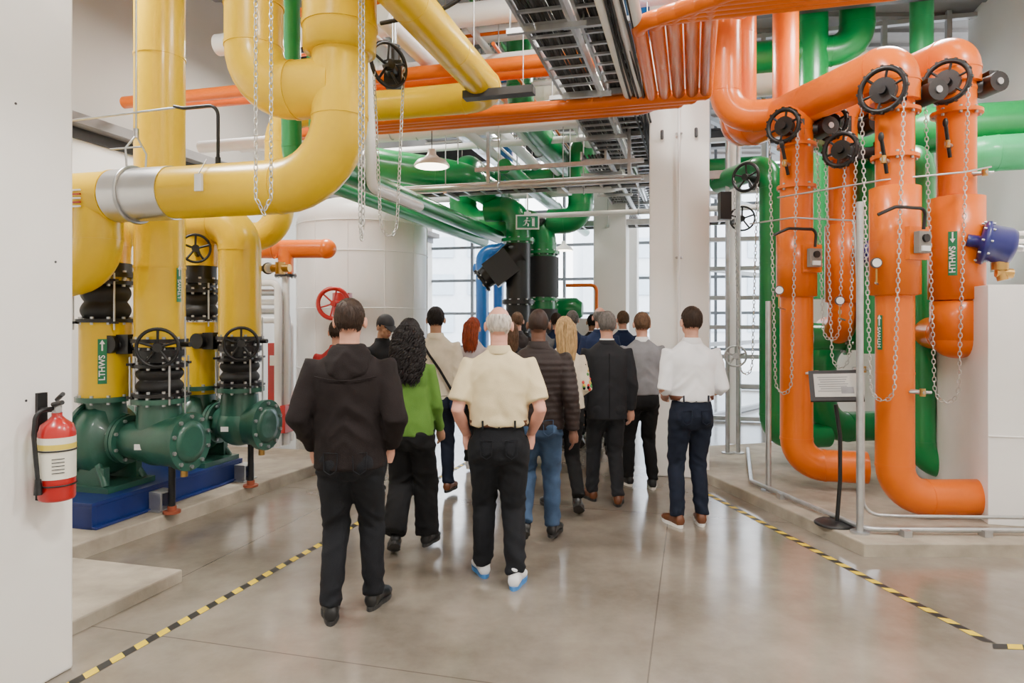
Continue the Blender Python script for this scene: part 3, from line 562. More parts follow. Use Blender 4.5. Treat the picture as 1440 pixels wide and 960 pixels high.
gp([(4.0,9.1,6.6),(4.0,9.1,2.0)],.2).build(); gp([(3.2,9.4,5.3),(3.9,9.2,5.3),(4.6,9.1,5.3),(4.6,9.1,6.6)],.22,.35).build()
gp([(5.4,9.0,6.6),(5.4,9.0,.3)],.14,m=lgrn).build()
b=B('chain_wheel_valve'); q=vec(2.55,7.45,3.28); handwheel(b,q,(-.75,-.66,0),.15,rr=.018); b.cyl(q,q+vec(.2,.2,0),.04,blk,12); b.cyl(q+vec(.2,.1,-.02),q+vec(.2,.3,-.02),.07,blk,14); b.box(q+vec(-.2,.1,-.3),(.12,.12,.3),blk); chainfall(b,q,(-.75,-.66,0),.14,1.1); b.build()
b=B('handwheel_valve'); q=vec(2.9,8.6,3.0); handwheel(b,q,(-.3,-1,0),.15); b.cyl(q,q+vec(0,.5,0),.04,blk,12); b.cyl(q+vec(0,.4,-2.9),q+vec(0,.4,1.5),.07,whp,16); q=vec(2.62,8.0,1.3); handwheel(b,q,(-.3,-1,0),.12,stl); b.build()
b=B('grey_instrument_post')
for p,z1 in((vec(2.65,5.2,0),2.62),(vec(2.43,6.47,0),1.9),(vec(2.62,8.3,0),3.9),(vec(2.75,8.3,0),3.9)):
    b.cyl(p+Z*.1,p+Z*z1,.026,stl,14); b.cyl(p+Z*.1,p+Z*.115,.07,stl,16)
b.build()
b=B('floor_conduit'); P,_=fillet([(2.9,8.4,.14),(2.35,6.7,.14),(2.68,5.16,.14),(4.2,5.12,.14)],.15); b.tube(P,.02,stl,10)
P,_=fillet([(2.75,5.35,1.3),(2.75,5.35,.2),(3.0,5.3,.2),(4.1,5.25,.2)],.12); b.tube(P,.014,stl,10)
for x in(2.45,2.95,3.55,4.0): b.box((x,5.12 if x>2.6 else 6.2,.125),(.06,.08,.05),stl)
b.build()
b=B('tarp_covered_enclosure'); n0=vec(3.78,5.42,0); c0=n0+V*.8+U*1.4; b.box((c0.x,c0.y,1.05),(1.6,2.8,1.9),tarp,(V,U,Z))
for s in(.25,.75,1.3): b.cyl(n0+V*s+Z*.12-U*.004,n0+V*s+Z*1.99-U*.004,.008,tarp,6)
for s in(.5,): b.cyl(n0+Z*(.1+s*1.4)-U*.004,n0+V*1.6+Z*(.1+s*1.4)-U*.004,.008,tarp,6)
b.build(.03)
b=B('wall_conduit')
for k in range(3):
    P,_=fillet([(4.6,6.6,2.35+.07*k),(4.25,6.1,2.35+.07*k),(5.5,5.9,2.35+.07*k)],.15); b.tube(P,.02,whp,10)
b.box((4.35,6.1,2.3),(.1,.08,.3),stl); b.build()
b=B('information_stand'); q=vec(2.56,5.42,.10)
b.lathe(q,Z,[(0,.15),(.012,.15),(.02,.14),(.03,.02)],blk,32); b.tube([q+Z*.02+vec(.02,0,0),q+Z*.35+vec(.045,0,0),q+Z*.7+vec(.045,0,0),q+Z*.95+vec(.01,0,0)],.016,blk,10)
pc=q+Z*1.10+vec(0,-.02,0); X=vec(.93,-.36,.05).normalized(); N=vec(-.25,-.70,.62).normalized(); N=(N-X*N.dot(X)).normalized(); Y=N.cross(X)
b.box(pc,(.38,.29,.02),blk,(X,Y,N)); b.box(pc+N*.0105,(.31,.22,.004),M('info_paper',(.42,.41,.38),.3),(X,Y,N))
for k in range(7): b.box(pc+N*.0135+Y*(.075-.022*k)-X*.02,(.22-.02*(k%3),.007,.001),M('print_grey',(.20,.20,.21),.6),(X,Y,N))
b.box(pc+N*.0135+X*.08-Y*.05,(.09,.06,.001),MC['print_grey'],(X,Y,N)); b.build()
# ================================================================ PEOPLE
def remesh(b,voxel,it=4):
    ob=b.build(); r=ob.modifiers.new('r','REMESH'); r.mode='VOXEL'; r.voxel_size=voxel
    s=ob.modifiers.new('s','SMOOTH'); s.factor=.5; s.iterations=it
    dg=bpy.context.evaluated_depsgraph_get(); me=bpy.data.meshes.new_from_object(ob.evaluated_get(dg))
    vs=np.empty(len(me.vertices)*3,np.float32); me.vertices.foreach_get('co',vs); vs=vs.reshape(-1,3).astype(float)
    ns=np.empty(len(me.vertices)*3,np.float32); me.vertex_normals.foreach_get('vector',ns); ns=ns.reshape(-1,3)
    fs=[tuple(p.vertices) for p in me.polygons]
    old=ob.data; bpy.data.objects.remove(ob); bpy.data.meshes.remove(me); bpy.data.meshes.remove(old)
    return vs,ns,fs
def wrinkle(vs,ns,amp,seed,zf=14,xf=6,quilt=0):
    d=np.empty(len(vs))
    for i,(x,y,z) in enumerate(vs):
        a=noise.noise(Vector((x*xf+seed,y*xf,z*zf*.7+seed+abs(x)*9))); c=noise.noise(Vector((x*xf*2.3+seed+z*6,y*xf*2.3,z*zf*1.3)))
        d[i]=(1-abs(a)*3.0)*.7+c*.4
    d*=amp
    return vs+ns*d[:,None]
def ering(z,hw,hd,y=0,x=0,n=28,p=2.4):
    th=np.linspace(0,2*math.pi,n,endpoint=False); c=np.cos(th); s=np.sin(th)
    return np.stack([x+hw*np.sign(c)*np.abs(c)**(2/p),y+hd*np.sign(s)*np.abs(s)**(2/p),np.full(n,z)],1)
def lerp(a,c,t): return a+(c-a)*t
def hand(b,w,d,side,mat,curl=.5):
    d=Vector(d).normalized(); n=vec(-side,.15,0); n=(n-d*n.dot(d)).normalized(); t=d.cross(n)
    if t.y<0: t=-t
    b.tube([w-d*.03,w+d*.01,w+d*.05,w+d*.095],[.026,.030,.038,.034],mat,14,flat=1)
    for i,(o,L) in enumerate(((.028,.072),(.010,.080),(-.010,.075),(-.028,.058))):
        p=w+d*.085+t*o; pts=[p-d*.02]; a=0
        for k in range(4): pts.append(p.copy()); a=curl*(k+1)*.55; p=p+(d*math.cos(a)+n*math.sin(a))*L/3
        b.tube(pts,[.010,.0098,.0092,.0085,.007][:len(pts)],mat,8)
    p=w+d*.03+t*.02; b.tube([p,p+t*.028+d*.02+n*.008,p+t*.036+d*.05+n*.018,p+t*.03+d*.07+n*.026],[.014,.0125,.011,.008],mat,8)
eyew=M('eye_white',(.85,.85,.83),.2); iris=M('iris_brown',(.06,.035,.02),.2); lip=M('lips',(.45,.18,.15),.5)
def person(name,x,y,H,yaw=0,fem=False,top=None,bot=None,shoe=None,sole=None,skin=None,hairm=None,hair='short',arm='down',lf=.15,rf=-.12,kind='jacket',hem=.84,belt=None,bulk=1.0,legw=1.0,hy=0,hp=0,seed=0,extra=None,quilt=0,sleeve=None,shw=1.0,belly=0):
    out=B(name); s=H/1.78
    def put(vs,fs,mat,smooth=True): out.add(vs,fs,mat,smooth)
    sh=(.158 if fem else .182)*shw; hipw=.165 if fem else .155; tuck=kind in('polo','shirt')
    tb=B('t'); hipz=.905-abs(lf-rf)*.06
    fl=[]
    for sd,fy in((-1,lf),(1,rf)):
        back=fy<-.04; az=.085+(.085 if back else 0); hp_=vec(sd*.085,0,hipz); an=vec(sd*.105,fy,az); D=an-hp_; L1=.425;L2=.415; dd=min(D.length,L1+L2-.004); Dn=D.normalized()
        a=(L1*L1-L2*L2+dd*dd)/(2*dd); hh=math.sqrt(max(0,L1*L1-a*a)); fwd=vec(0,1,0); fwd=(fwd-Dn*fwd.dot(Dn)).normalized(); kn=hp_+Dn*a+fwd*hh
        lw=legw; e_=an+(an-kn).normalized()*(.0)
        bell=1.25 if fem and kind=='blazer' else 1
        tb.tube([hp_+Z*.05,hp_-Z*.03,lerp(hp_,kn,.45),kn,lerp(kn,an,.45)-vec(0,.012,0),lerp(kn,an,.85),e_],[.088*lw,.098*lw,.086*lw,.068*lw*bell,.064*lw*bell,.056*lw*bell**1.5,.056*lw*bell**1.5],bot,22)
        fl.append((sd,an,back))
    hz=hipz-.905
    tb.loft([ering(.80+hz,.07,.07,-.01),ering(.84+hz,hipw*.90,.105,-.012),ering(.91+hz,hipw*1.08,.122,-.018),ering(.98+hz,hipw*1.05,.118,-.01),ering(1.045+hz*.5,hipw*.98+belly*.2,.112+belly*.5,0)],bot)
    for sd in(-1,1): tb.ell((sd*.075,-.062,.905+hz),(.085,.078,.095),bot)
    if arm=='pocket':
        for sd in(-1,1): tb.ell((sd*(hipw*1.02),.055,.875),(.045,.07,.085),bot)
    vs,ns,fs=remesh(tb,.012,3); 
    w_=wrinkle(vs,ns,1,seed+5,zf=18,xf=5)-vs; k=.0035+.009*np.exp(-((vs[:,2]-.5)/.09)**2)+.010*np.exp(-((vs[:,2]-.14)/.09)**2)+.007*np.exp(-((vs[:,2]-.80)/.07)**2)
    put(vs+w_*k[:,None],fs,bot)
    g=B('g'); thick=0 if tuck else .010; hem_=1.03 if tuck else hem; bk=bulk
    wz=.145 if not fem else .125
    st=[(hem_,(hipw*1.08+thick if hem_<.98 else hipw+.012)*bk,(.132 if hem_<.98 else .118)+belly*.6),
        (max(hem_+.04,1.0),(hipw*1.0+thick+.004)*bk,.125+thick+belly*.7),(1.12,(wz+.018+thick)*bk,.118+thick+belly),(1.22,(wz+.024+thick)*bk,.122+thick+belly*.5),(1.32,(sh*.95)*bk,.125+thick),(1.38,sh*1.0*min(bk,1.05),.115+thick),(1.425,sh*.90,.100),(1.460,sh*.68,.084),(1.490,.090,.070),(1.515,.062,.058)]
    st=[q for i,q in enumerate(st) if i==0 or q[0]>st[0][0]+.01]
    g.loft([ering(z,hw,hd,-.008) for z,hw,hd in st],top)
    for sd in (-1,1): g.ell((sd*.075,-.075,1.33),(.07,.055,.10),top)
    arms=[]
    for sd in(-1,1):
        S=vec(sd*(sh-.012),-.005,1.400)
        ap=arm if isinstance(arm,str) else arm[0 if sd<0 else 1]
        if ap=='pocket': E=vec(sd*(sh+.052),-.085,1.13); Wr=vec(sd*(sh+.004),.070,.955)
        elif ap=='front': E=vec(sd*(sh+.036),-.05,1.13); Wr=vec(sd*(sh-.04),.17,1.05)
        elif ap=='swingf': E=vec(sd*(sh+.040),.03,1.12); Wr=vec(sd*(sh+.045),.18,.91)
        elif ap=='swingb': E=vec(sd*(sh+.040),-.09,1.12); Wr=vec(sd*(sh+.05),-.07,.87)
        else: E=vec(sd*(sh+.036),-.035,1.12); Wr=vec(sd*(sh+.04),.03,.87)
        if bk>1.05: E.x+=sd*.008; Wr.x+=sd*(.004 if ap=='pocket' else .012)
        th=(.010 if kind in('jacket','quilt') else .005 if kind in('suit','blazer','sweater') else .002); f=.84 if fem else 1
        In=vec(sd*(sh-.09),-.005,1.375)
        if kind=='polo': g.tube([In,S,lerp(S,E,.35),lerp(S,E,.80)],[.06,.068*f,.066*f,.070*f],top,20)
        elif sleeve=='rolled': g.tube([In,S,lerp(S,E,.5),E,lerp(E,Wr,.25)],[.06,.066*f,.060*f,.054*f,.052*f],top,20)
        else: g.tube([In,S,lerp(S,E,.5),E,lerp(E,Wr,.5),lerp(E,Wr,.97)],[.06,(.064+th)*f,(.058+th)*f,(.052+th)*f,(.046+th)*f,(.038+th)*f],top,20)
        arms.append((sd,S,E,Wr,f))
    vs,ns,fs=remesh(g,.011,3)
    w_=wrinkle(vs,ns,1,seed,zf=13,xf=5)-vs; amp={'polo':.0075,'shirt':.008,'jacket':.0075,'suit':.0035,'blazer':.0045,'sweater':.005,'quilt':.004}[kind]
    k=amp*(1+1.0*np.exp(-((vs[:,2]-1.10)/.1)**2)); vs=vs+w_*k[:,None]
    if quilt: vs=vs+ns*(quilt*np.abs(np.sin(vs[:,2]*math.pi/.045)))[:,None]
    put(vs,fs,top)
    sb=B('s'); sb.tube([(0,-.012,1.43),(0,-.014,1.52),(0,-.002,1.60)],[.060,.056 if not fem else .046,.053 if not fem else .045],skin,20)
    for sd,S,E,Wr,f in arms: sb.tube([lerp(S,E,.6),E,lerp(E,Wr,.35),Wr,Wr+(Wr-E).normalized()*.03],[.044*f,.040*f,.041*f,.027*f,.026*f],skin,16)
    Rh=Matrix.Translation((0,-.01,1.55))@Matrix.Rotation(hy,4,'Z')@Matrix.Rotation(hp,4,'X')@Matrix.Translation((0,.01,-1.55))
    vs,ns,fs=remesh(sb,.009,3); put(vs,fs,skin)
    hb=B('h'); F=.94 if fem else 1
    hb.ell((0,-.008,1.678),(.074*F,.096*F,.098),skin,seg=24,rg=16); hb.ell((0,.028,1.607),(.056*F,.062,.062),skin); hb.ell((0,.066,1.575),(.026,.022,.02),skin); hb.tube([(0,-.012,1.54),(0,-.005,1.62)],[.053*F,.059*F],skin,20)
    hb.tube([(0,.082,1.672),(0,.100,1.648),(0,.112,1.632)],[.009,.011,.014],skin,10); hb.ell((0,.098,1.630),(.018,.014,.010),skin); hb.ell((0,.072,1.690),(.05,.02,.012),skin)
    for sd in(-1,1): hb.ell((sd*.040,.056,1.640),(.022,.022,.02),skin); hb.ell((sd*.085*F,-.006,1.650),(.011,.021,.034),skin,(vec(1,sd*-.35,0).normalized(),vec(sd*.35,1,0).normalized(),Z))
    hb.ell((0,.084,1.598),(.026,.012,.010),skin)
    vs,ns,fs=remesh(hb,.0065,3)
    def hr(vs): 
        R=np.array(Rh); return np.asarray(vs)@R[:3,:3].T+R[:3,3]
    put(hr(vs),fs,skin)
    fb=B('f')
    for sd in(-1,1):
        fb.ell((sd*.031,.079,1.668),(.013,.011,.009),eyew,seg=12,rg=8); fb.ell((sd*.031,.0875,1.668),(.006,.004,.006),iris,seg=10,rg=6); fb.tube([(sd*.016,.091,1.690),(sd*.032,.090,1.695),(sd*.048,.079,1.689)],.004,hairm or iris,6)
    fb.tube([(-.022,.088,1.602),(0,.098,1.604),(.022,.088,1.602)],[.003,.006,.003],lip,8); fb.tube([(-.018,.088,1.595),(0,.096,1.594),(.018,.088,1.595)],[.003,.006,.003],lip,8)
    NC=np.array([0,-.01,1.675])
    def inside(q,lo,front,crown):
        if q[1]>.015 and q[2]<front+(q[1]-.015)*.1: return True
        if q[2]<1.668 and q[1]>-.022: return True
        if q[2]<lo-(q[1]+.1)*.15: return True
        if crown and q[2]>crown-(q[1]+.1)*.2: return True
        return False
    def cut(vs,lo=1.60,front=1.722,crown=None):
        vs=vs.copy()
        for i,q in enumerate(vs):
            inn=inside(q,lo,front,crown)
            nn=noise.noise(Vector(q*45))*.0018+noise.noise(Vector(q*14))*.0025
            fade=1.0
            if not inn and q[2]<lo+.035: fade=.955+.045*max(0,(q[2]-lo))/.035
            vs[i]=NC+(q-NC)*(.86 if inn else fade*(1+nn/.09))
        return vs
    lo_=1.615 if not fem else 1.57; cr_=1.735 if hair=='bald' else None
    big={'short':.985,'cap':1.0,'bald':.955,'long':1.05,'curly':1.07,'buzz':.965}[hair]
    if hair=='buzz': fb.ell((0,-.014,1.680),(.0775,.0985,.1005),hairm,seg=44,rg=32,fn=lambda v:cut(v,1.620,1.735))
    else: fb.ell((0,-.016,1.682),(.083*F*big,.101*F*big,.106*big),hairm,seg=44,rg=32,fn=lambda v:cut(v,lo_,crown=cr_))
    rr=random.Random(seed+50)
    if hair in('short','bald','long','curly'):
        cnt=0
        while cnt<(900 if hair!='bald' else 300):
            zz=rr.uniform(-1,1); a=rr.uniform(0,2*math.pi); q0=np.array([math.sqrt(1-zz*zz)*math.cos(a),math.sqrt(1-zz*zz)*math.sin(a),zz]); rad=np.array([.083*F*big,.101*F*big,.106*big])*.985; q=np.array([0,-.016,1.682])+q0*rad
            cnt+=1
            if inside(q,lo_+.012,1.722,cr_): continue
            nn=nrm(q0/rad); dn=np.array([q0[0]*.3+rr.uniform(-.12,.12),-.15+rr.uniform(-.1,.1),-1.0]) if zz<.8 else np.array([q0[0]+rr.uniform(-.2,.2),rr.uniform(.2,.8),-.2])
            t=nrm(dn-nn*np.dot(dn,nn)); L=.030
            fb.tube([q+nn*.000,q+t*L*.5+nn*.0015,q+t*L-nn*.001],[.0026,.0024,.0006],hairm,4,cap=False)
    if hair in('long','curly'):
        Lh={'long':.30,'curly':.40}[hair]; wv=.013 if hair=='curly' else .004; bw=.120 if hair=='curly' else .085
        rings=[]
        for k in range(12):
            t=k/11; z_=1.70-(Lh)*t; w1=(.080+(bw-.08)*math.sin(min(1,t*1.6)*math.pi/2))*(1-.35*max(0,t-.7)/.3); rings.append(ering(z_,w1,.045+.015*math.sin(t*math.pi),-.062-.045*min(1,t*2),n=24,p=2))
        lb=B('l'); lb.loft(rings,hairm); v2,n2,f2=remesh(lb,.011,3); v2=wrinkle(v2,n2,.006 if hair=='long' else .012,seed,zf=8 if hair=='long' else 30,xf=26); fb.add(v2,f2,hairm)
        for k in range(170 if hair=='curly' else 110):
            a=math.pi*(1.0+ (rr.random()*1.1-.05)); 
            if hair=='curly': a=math.pi*(.93+rr.random()*1.14)
            L2=Lh*(.75+.35*rr.random()); ph=rr.random()*6; pts=[]; ir=rr.uniform(.9,1.12)
            for j in range(22):
                t=j/21; w1=(.080+(bw-.08)*math.sin(min(1,t*1.6)*math.pi/2))*(1-.30*max(0,t-.7)/.3)*ir; zz=1.74-(L2+.04)*t; fr=12 if hair=='curly' else 3
                if t<.12: w1*=.75+2*t
                pts.append((w1*1.0*math.cos(a)+wv*min(1,t*5)*math.sin(ph+fr*t*3),-.062-.045*min(1,t*2)+(.06)*math.sin(a)*(1 if t>.1 else .9)+wv*math.cos(ph+fr*t*3),zz))
            fb.tube(pts,[.003]+[.006 if hair=='curly' else .004]*18+[.004,.003,.001],hairm,5)
    if hair=='cap':
        capm=M('cap_black',(.012,.012,.016),.7)
        def cc_(v):
            v=v.copy(); low=v[:,2]<1.70; v[low,2]=1.70-(1.70-v[low,2])*.05; return v
        fb.ell((0,-.008,1.695),(.088,.106,.10),capm,seg=32,rg=20,fn=cc_)
        fb.loft([np.array([(math.cos(a)*.07*(1-.15*k),.07+.035*k+math.sin(a)*.012,1.705-.008*k+.012*math.cos(a)**2*-1+(.004 if math.sin(a)>0 else -.004)) for a in np.linspace(0,2*math.pi,16,endpoint=False)]) for k in range(4)],capm)
    V_=hr(np.concatenate(fb.v)); base=out.n; out.v.append(V_); out.n+=len(V_)
    mp_=[out.m(m) for m in fb.mats]; out.f+=[[i+base for i in f] for f in fb.f]; out.mi+=[mp_[i] for i in fb.mi]; out.sm+=fb.sm
    for sd,S,E,Wr,f in arms:
        hd=B('hd'); ap=arm if isinstance(arm,str) else arm[0 if sd<0 else 1]; dr=(Wr-E).normalized()
        if ap=='pocket': dr=vec(-sd*.22,-.05,-1).normalized()
        hand(hd,Wr,dr,sd,skin,.5); vs,ns,fs=remesh(hd,.0048,1); put(vs,fs,skin)
    for sd,an,back in fl:
        for part in(0,1):
            fbk=B('ft')
            if part==0:
                prof=[(-.088,.022,.024,.052),(-.075,.038,.044,.054),(-.02,.043,.054,.058),(.04,.047,.045,.052),(.10,.053,.036,.042),(.15,.050,.029,.036),(.190,.034,.020,.030),(.202,.014,.010,.028)]
                rings=[np.array([(sd*.012*(yy>.05)+hw*math.cos(a),yy,zz+hh*math.sin(a)) for a in np.linspace(0,2*math.pi,18,endpoint=False)]) for yy,hw,hh,zz in prof]
                fbk.loft(rings,shoe); fbk.tube([(0,-.03,.07),(0,-.03,.135)],[.044,.042],shoe,16)
                vs,ns,fs=remesh(fbk,.009,2)
            else:
                n=24; pts=[]
                for zz in(0,.024):
                    for i in range(n):
                        a=2*math.pi*i/n; yy=.055+.152*math.sin(a); hw=.044+.012*(yy>.05)*min(1,(yy-.05)/.06); pts.append((sd*.012*(yy>.05)+hw*math.cos(a)*(1 if abs(math.sin(a))<.9 else .9),yy,zz))
                vs=np.array(pts); fs=[tuple(range(n))[::-1],tuple(range(n,2*n))]+[(i,(i+1)%n,n+(i+1)%n,n+i) for i in range(n)]
            ya=-sd*.17; c_,s_=math.cos(ya),math.sin(ya); vs=np.stack([vs[:,0]*c_-vs[:,1]*s_,vs[:,0]*s_+vs[:,1]*c_,vs[:,2]],1)
            if back:
                a=-math.radians(30); pv=np.array([0,.11,0]); q=vs-pv; c_,s_=math.cos(a),math.sin(a); vs=np.stack([q[:,0],q[:,1]*c_-q[:,2]*s_,q[:,1]*s_+q[:,2]*c_],1)+pv
                vs=vs+np.array([an.x,an.y+.03,0])
            else: vs=vs+np.array([an.x,an.y+.03,0])
            put(vs,fs,shoe if part==0 else sole,part==0)
    if belt:
        bz=1.035+hz*.5; n=36; pts=ering(bz,(hipw*.99+.012)*bk,.121+belly*.6,-.004,n=n); pts2=pts.copy(); pts2[:,2]+=.036; pts0=ering(bz,(hipw*.9)*bk,.10,-.004,n=n); pts3=pts0.copy(); pts3[:,2]+=.036
        out.loft([pts0,pts,pts2,pts3],belt,True,False)
        for xx in(-.1,0,.1): out.box((xx,-.128-belly*.5,bz+.018),(.012,.008,.05),bot)
    if kind in('shirt','suit','sweater','polo'):
        cm=top if kind in('shirt','polo') else M('collar_white',(.8,.8,.8),.6)
        out.loft([ering(1.485,.074,.068,-.012,n=24,p=2),ering(1.530,.065,.063,-.014,n=24,p=2),ering(1.533,.061,.058,-.014,n=24,p=2),ering(1.485,.060,.055,-.012,n=24,p=2)],cm,True,False)
        if kind!='sweater' : out.loft([ering(1.532 if kind!='suit' else 1.520,.068,.065,-.014,n=24,p=2),ering(1.487,.088,.080,-.012,n=24,p=2),ering(1.480,.086,.077,-.012,n=24,p=2)],top,True,False)
    if kind in('jacket','quilt','blazer'):
        out.loft([ering(1.48,.092,.080,-.012,n=24,p=2),ering(1.530,.074,.070,-.016,n=24,p=2),ering(1.535,.066,.062,-.016,n=24,p=2),ering(1.48,.066,.06,-.012,n=24,p=2)],top,True,False)
    if bot.name.startswith('jeans'):
        for sd in(-1,1):
            pz=.93+hz
            pk=[(sd*.04,pz+.03),(sd*.115,pz+.035),(sd*.112,pz-.06),(sd*.078,pz-.085),(sd*.045,pz-.06),(sd*.04,pz+.03)]
            def yb(x_,z_): return -.018-.062-.083*math.sqrt(max(.05,1-((abs(x_)-.075)/.1)**2-((z_-.905-hz)/.12)**2))
            out.tube([(a_,yb(a_,b_)+.008,b_) for a_,b_ in pk],.0035,bot,6)
    if extra: extra(out,dict(sh=sh,arms=arms,hr=hr,hipz=hipz))
    T=Matrix.Translation((x,y,0))@Matrix.Rotation(yaw,4,'Z')@Matrix.Scale(s,4); Tn=np.array(T)
    out.v=[np.concatenate(out.v)@Tn[:3,:3].T+Tn[:3,3]]
    mz=out.v[0][:,2].min(); out.v[0][:,2]-=mz
    return out.build()
fab=lambda n,c,var=.12,b_=.35,sc=250,r=.85: M(n,c,r,var=var,scale=9,bump=b_,bscale=sc,spec=.25)
black_j=fab('jacket_black_brown',(.012,.008,.008)); jb=fab('jeans_black',(.009,.010,.013)); jblue=fab('jeans_blue',(.045,.080,.15),.35); jnavy=fab('jeans_navy',(.008,.012,.025),.2); trb=fab('trousers_black',(.007,.007,.008)); suitm=fab('suit_charcoal',(.022,.023,.027)); 
gsw=fab('sweater_grey',(.21,.21,.225)); wsh=fab('shirt_white',(.84,.84,.87),.03); polo=fab('polo_cream',(.72,.60,.37),.05); greenb=fab('blazer_green',(.10,.22,.035),.08); quiltm=fab('quilted_brown_jacket',(.020,.012,.011),r=.5); creamk=fab('cream_knit',(.74,.66,.52)); beij=fab('jacket_beige',(.66,.58,.44)); redj=fab('jacket_red',(.32,.02,.02)); palet=fab('top_pale_pink',(.50,.44,.46)); bluej=fab('jacket_blue',(.015,.025,.07)); 
skl=M('skin_light',(.58,.29,.20),.5,var=.08,scale=14); skp=M('skin_pink',(.66,.32,.24),.45,var=.10,scale=14); skd=M('skin_dark',(.13,.055,.032),.5,var=.08); skm=M('skin_olive',(.42,.22,.13),.5)
def hairmat(n,c): return M(n,c,.55,var=.35,scale=60,bump=.3,bscale=160,stretch=(1,1,.25),spec=.3)
hbr=hairmat('hair_dark_brown',(.036,.020,.013)); hblk=hairmat('hair_black',(.009,.006,.006)); hwh=hairmat('hair_white',(.60,.54,.48)); hgr=hairmat('hair_grey',(.15,.135,.125)); hbl=hairmat('hair_blonde',(.48,.31,.14)); hrd=hairmat('hair_red',(.26,.045,.015)); hbz=hairmat('hair_buzz',(.028,.014,.010)); hlb=hairmat('hair_light_brown',(.12,.065,.035))
shb=M('shoe_black',(.008,.008,.009),.35); shbr=M('shoe_brown',(.13,.04,.013),.4); shw_=M('sneaker_white',(.72,.73,.76),.5); solw=M('sole_white',(.75,.73,.7),.6); solb=M('sole_black',(.02,.02,.02),.6); shblue=M('sneaker_sole_blue',(.05,.20,.50),.5); bbelt=M('belt_brown',(.09,.026,.010),.45)
def hood(o,k):
    bb=B('x'); bb.loft([ering(1.335,.04,.02,-.130,n=24,p=2),ering(1.38,.115,.045,-.108,n=24,p=2),ering(1.44,.130,.062,-.080,n=24,p=2),ering(1.495,.112,.066,-.052,n=24,p=2),ering(1.53,.088,.058,-.035,n=24,p=2)],black_j)
    v,n,f=remesh(bb,.011,3); o.add(wrinkle(v,n,.010,3),f,black_j)
    o.tube([(-.165,-.125,1.36),(-.08,-.150,1.345),(0,-.156,1.34),(.08,-.150,1.345),(.165,-.125,1.36)],.004,black_j,6)
def strap(o,k):
    o.tube([(-.12,-.10,1.45),(-.05,-.152,1.34),(.05,-.158,1.20),(.13,-.145,1.06),(.17,-.11,.98)],.018,trb,8,flat=.4)
    bb=B('x'); bb.loft([ering(.78,.05,.06,-.06,.21,p=3),ering(.82,.07,.10,-.06,.21,p=3),ering(1.0,.07,.10,-.06,.21,p=3),ering(1.04,.05,.07,-.06,.21,p=3)],bluej); v,n,f=remesh(bb,.013,2); o.add(wrinkle(v,n,.006,3),f,bluej)
def stripes(o,k):
    for sd,S,E,Wr,f in k['arms']:
        for q in(-.022,0,.022): o.tube([S+vec(sd*.045,q,.050),S+vec(sd*.070,q,.0),lerp(S,E,.5)+vec(sd*.064,q,0),E+vec(sd*.056,q,0),lerp(E,Wr,.5)+vec(sd*.052,q,0)],.006,labw,6)
def vent(o,k): o.tube([(0,-.140,1.40),(0,-.143,1.25),(0,-.135,1.12),(0,-.146,1.0),(0,-.150,.82)],.003,trb,6)
def floral(o,k):
    cols=[M('flower_red',(.6,.04,.04),.7),M('flower_green',(.05,.25,.06),.7),M('flower_yellow',(.7,.45,.04),.7),trb]
    rr=random.Random(4)
    for sd,S,E,Wr,f in k['arms']:
        for j in range(60):
            t=rr.random(); c=lerp(S,E,t*1.0) if rr.random()<.6 else lerp(E,Wr,t*.9); a=rr.random()*6.28; r=.055*f; d=vec(math.cos(a),math.sin(a),0)
            o.ell(c+d*r,(.014,.014,.016),cols[j%4],seg=8,rg=5)
P_=person
P_('man_in_black_hooded_jacket',-.93,3.92,1.84,yaw=.04,top=black_j,bot=jb,shoe=shb,sole=solb,skin=skl,hairm=hbr,arm='pocket',lf=-.02,rf=.16,hem=.85,bulk=1.10,shw=1.12,seed=1,extra=hood,legw=1.06)
P_('woman_in_green_blazer',-.74,4.95,1.68,yaw=-.05,fem=True,top=greenb,bot=trb,shoe=shb,sole=solb,skin=skm,hairm=hblk,hair='curly',arm='swingf',lf=-.10,rf=.16,kind='blazer',hem=.90,seed=2,legw=1.15)
P_('man_in_cream_polo',-.085,4.42,1.81,yaw=.02,top=polo,bot=jb,shoe=shw_,sole=shblue,skin=skp,hairm=hwh,hair='bald',arm='pocket',lf=.18,rf=-.03,kind='polo',belt=bbelt,bulk=1.12,shw=1.10,seed=3,legw=1.12,belly=.02)
P_('man_in_quilted_jacket',.20,5.15,1.76,yaw=-.08,top=quiltm,bot=jblue,shoe=shb,sole=solb,skin=skd,hairm=hbz,hair='buzz',arm='swingb',lf=-.05,rf=.16,kind='quilt',hem=.88,bulk=1.10,shw=1.10,seed=4,quilt=.0055,legw=1.05)
P_('woman_with_blonde_hair',.46,5.98,1.70,yaw=.1,fem=True,top=creamk,bot=trb,shoe=shb,sole=solb,skin=skl,hairm=hbl,hair='long',arm='front',lf=.14,rf=-.14,kind='sweater',hem=.95,seed=5,extra=floral)
P_('man_in_charcoal_suit',.88,6.35,1.80,yaw=.05,top=suitm,bot=suitm,shoe=shbr,sole=solb,skin=skl,hairm=hgr,arm='down',lf=.18,rf=-.02,kind='suit',hem=.80,bulk=1.04,shw=1.06,seed=6,extra=vent)
P_('man_in_grey_sweater',1.33,7.0,1.80,yaw=.1,top=gsw,bot=trb,shoe=shb,sole=solw,skin=skl,hairm=hlb,arm='front',lf=.12,rf=-.04,kind='sweater',hem=.95,shw=1.05,seed=7)
P_('man_in_white_shirt',1.49,5.68,1.83,yaw=.06,top=wsh,bot=jnavy,shoe=shbr,sole=solw,skin=skl,hairm=hbr,arm='front',lf=.02,rf=.05,kind='shirt',belt=bbelt,bulk=1.08,shw=1.08,seed=8,sleeve='rolled',hy=.15)
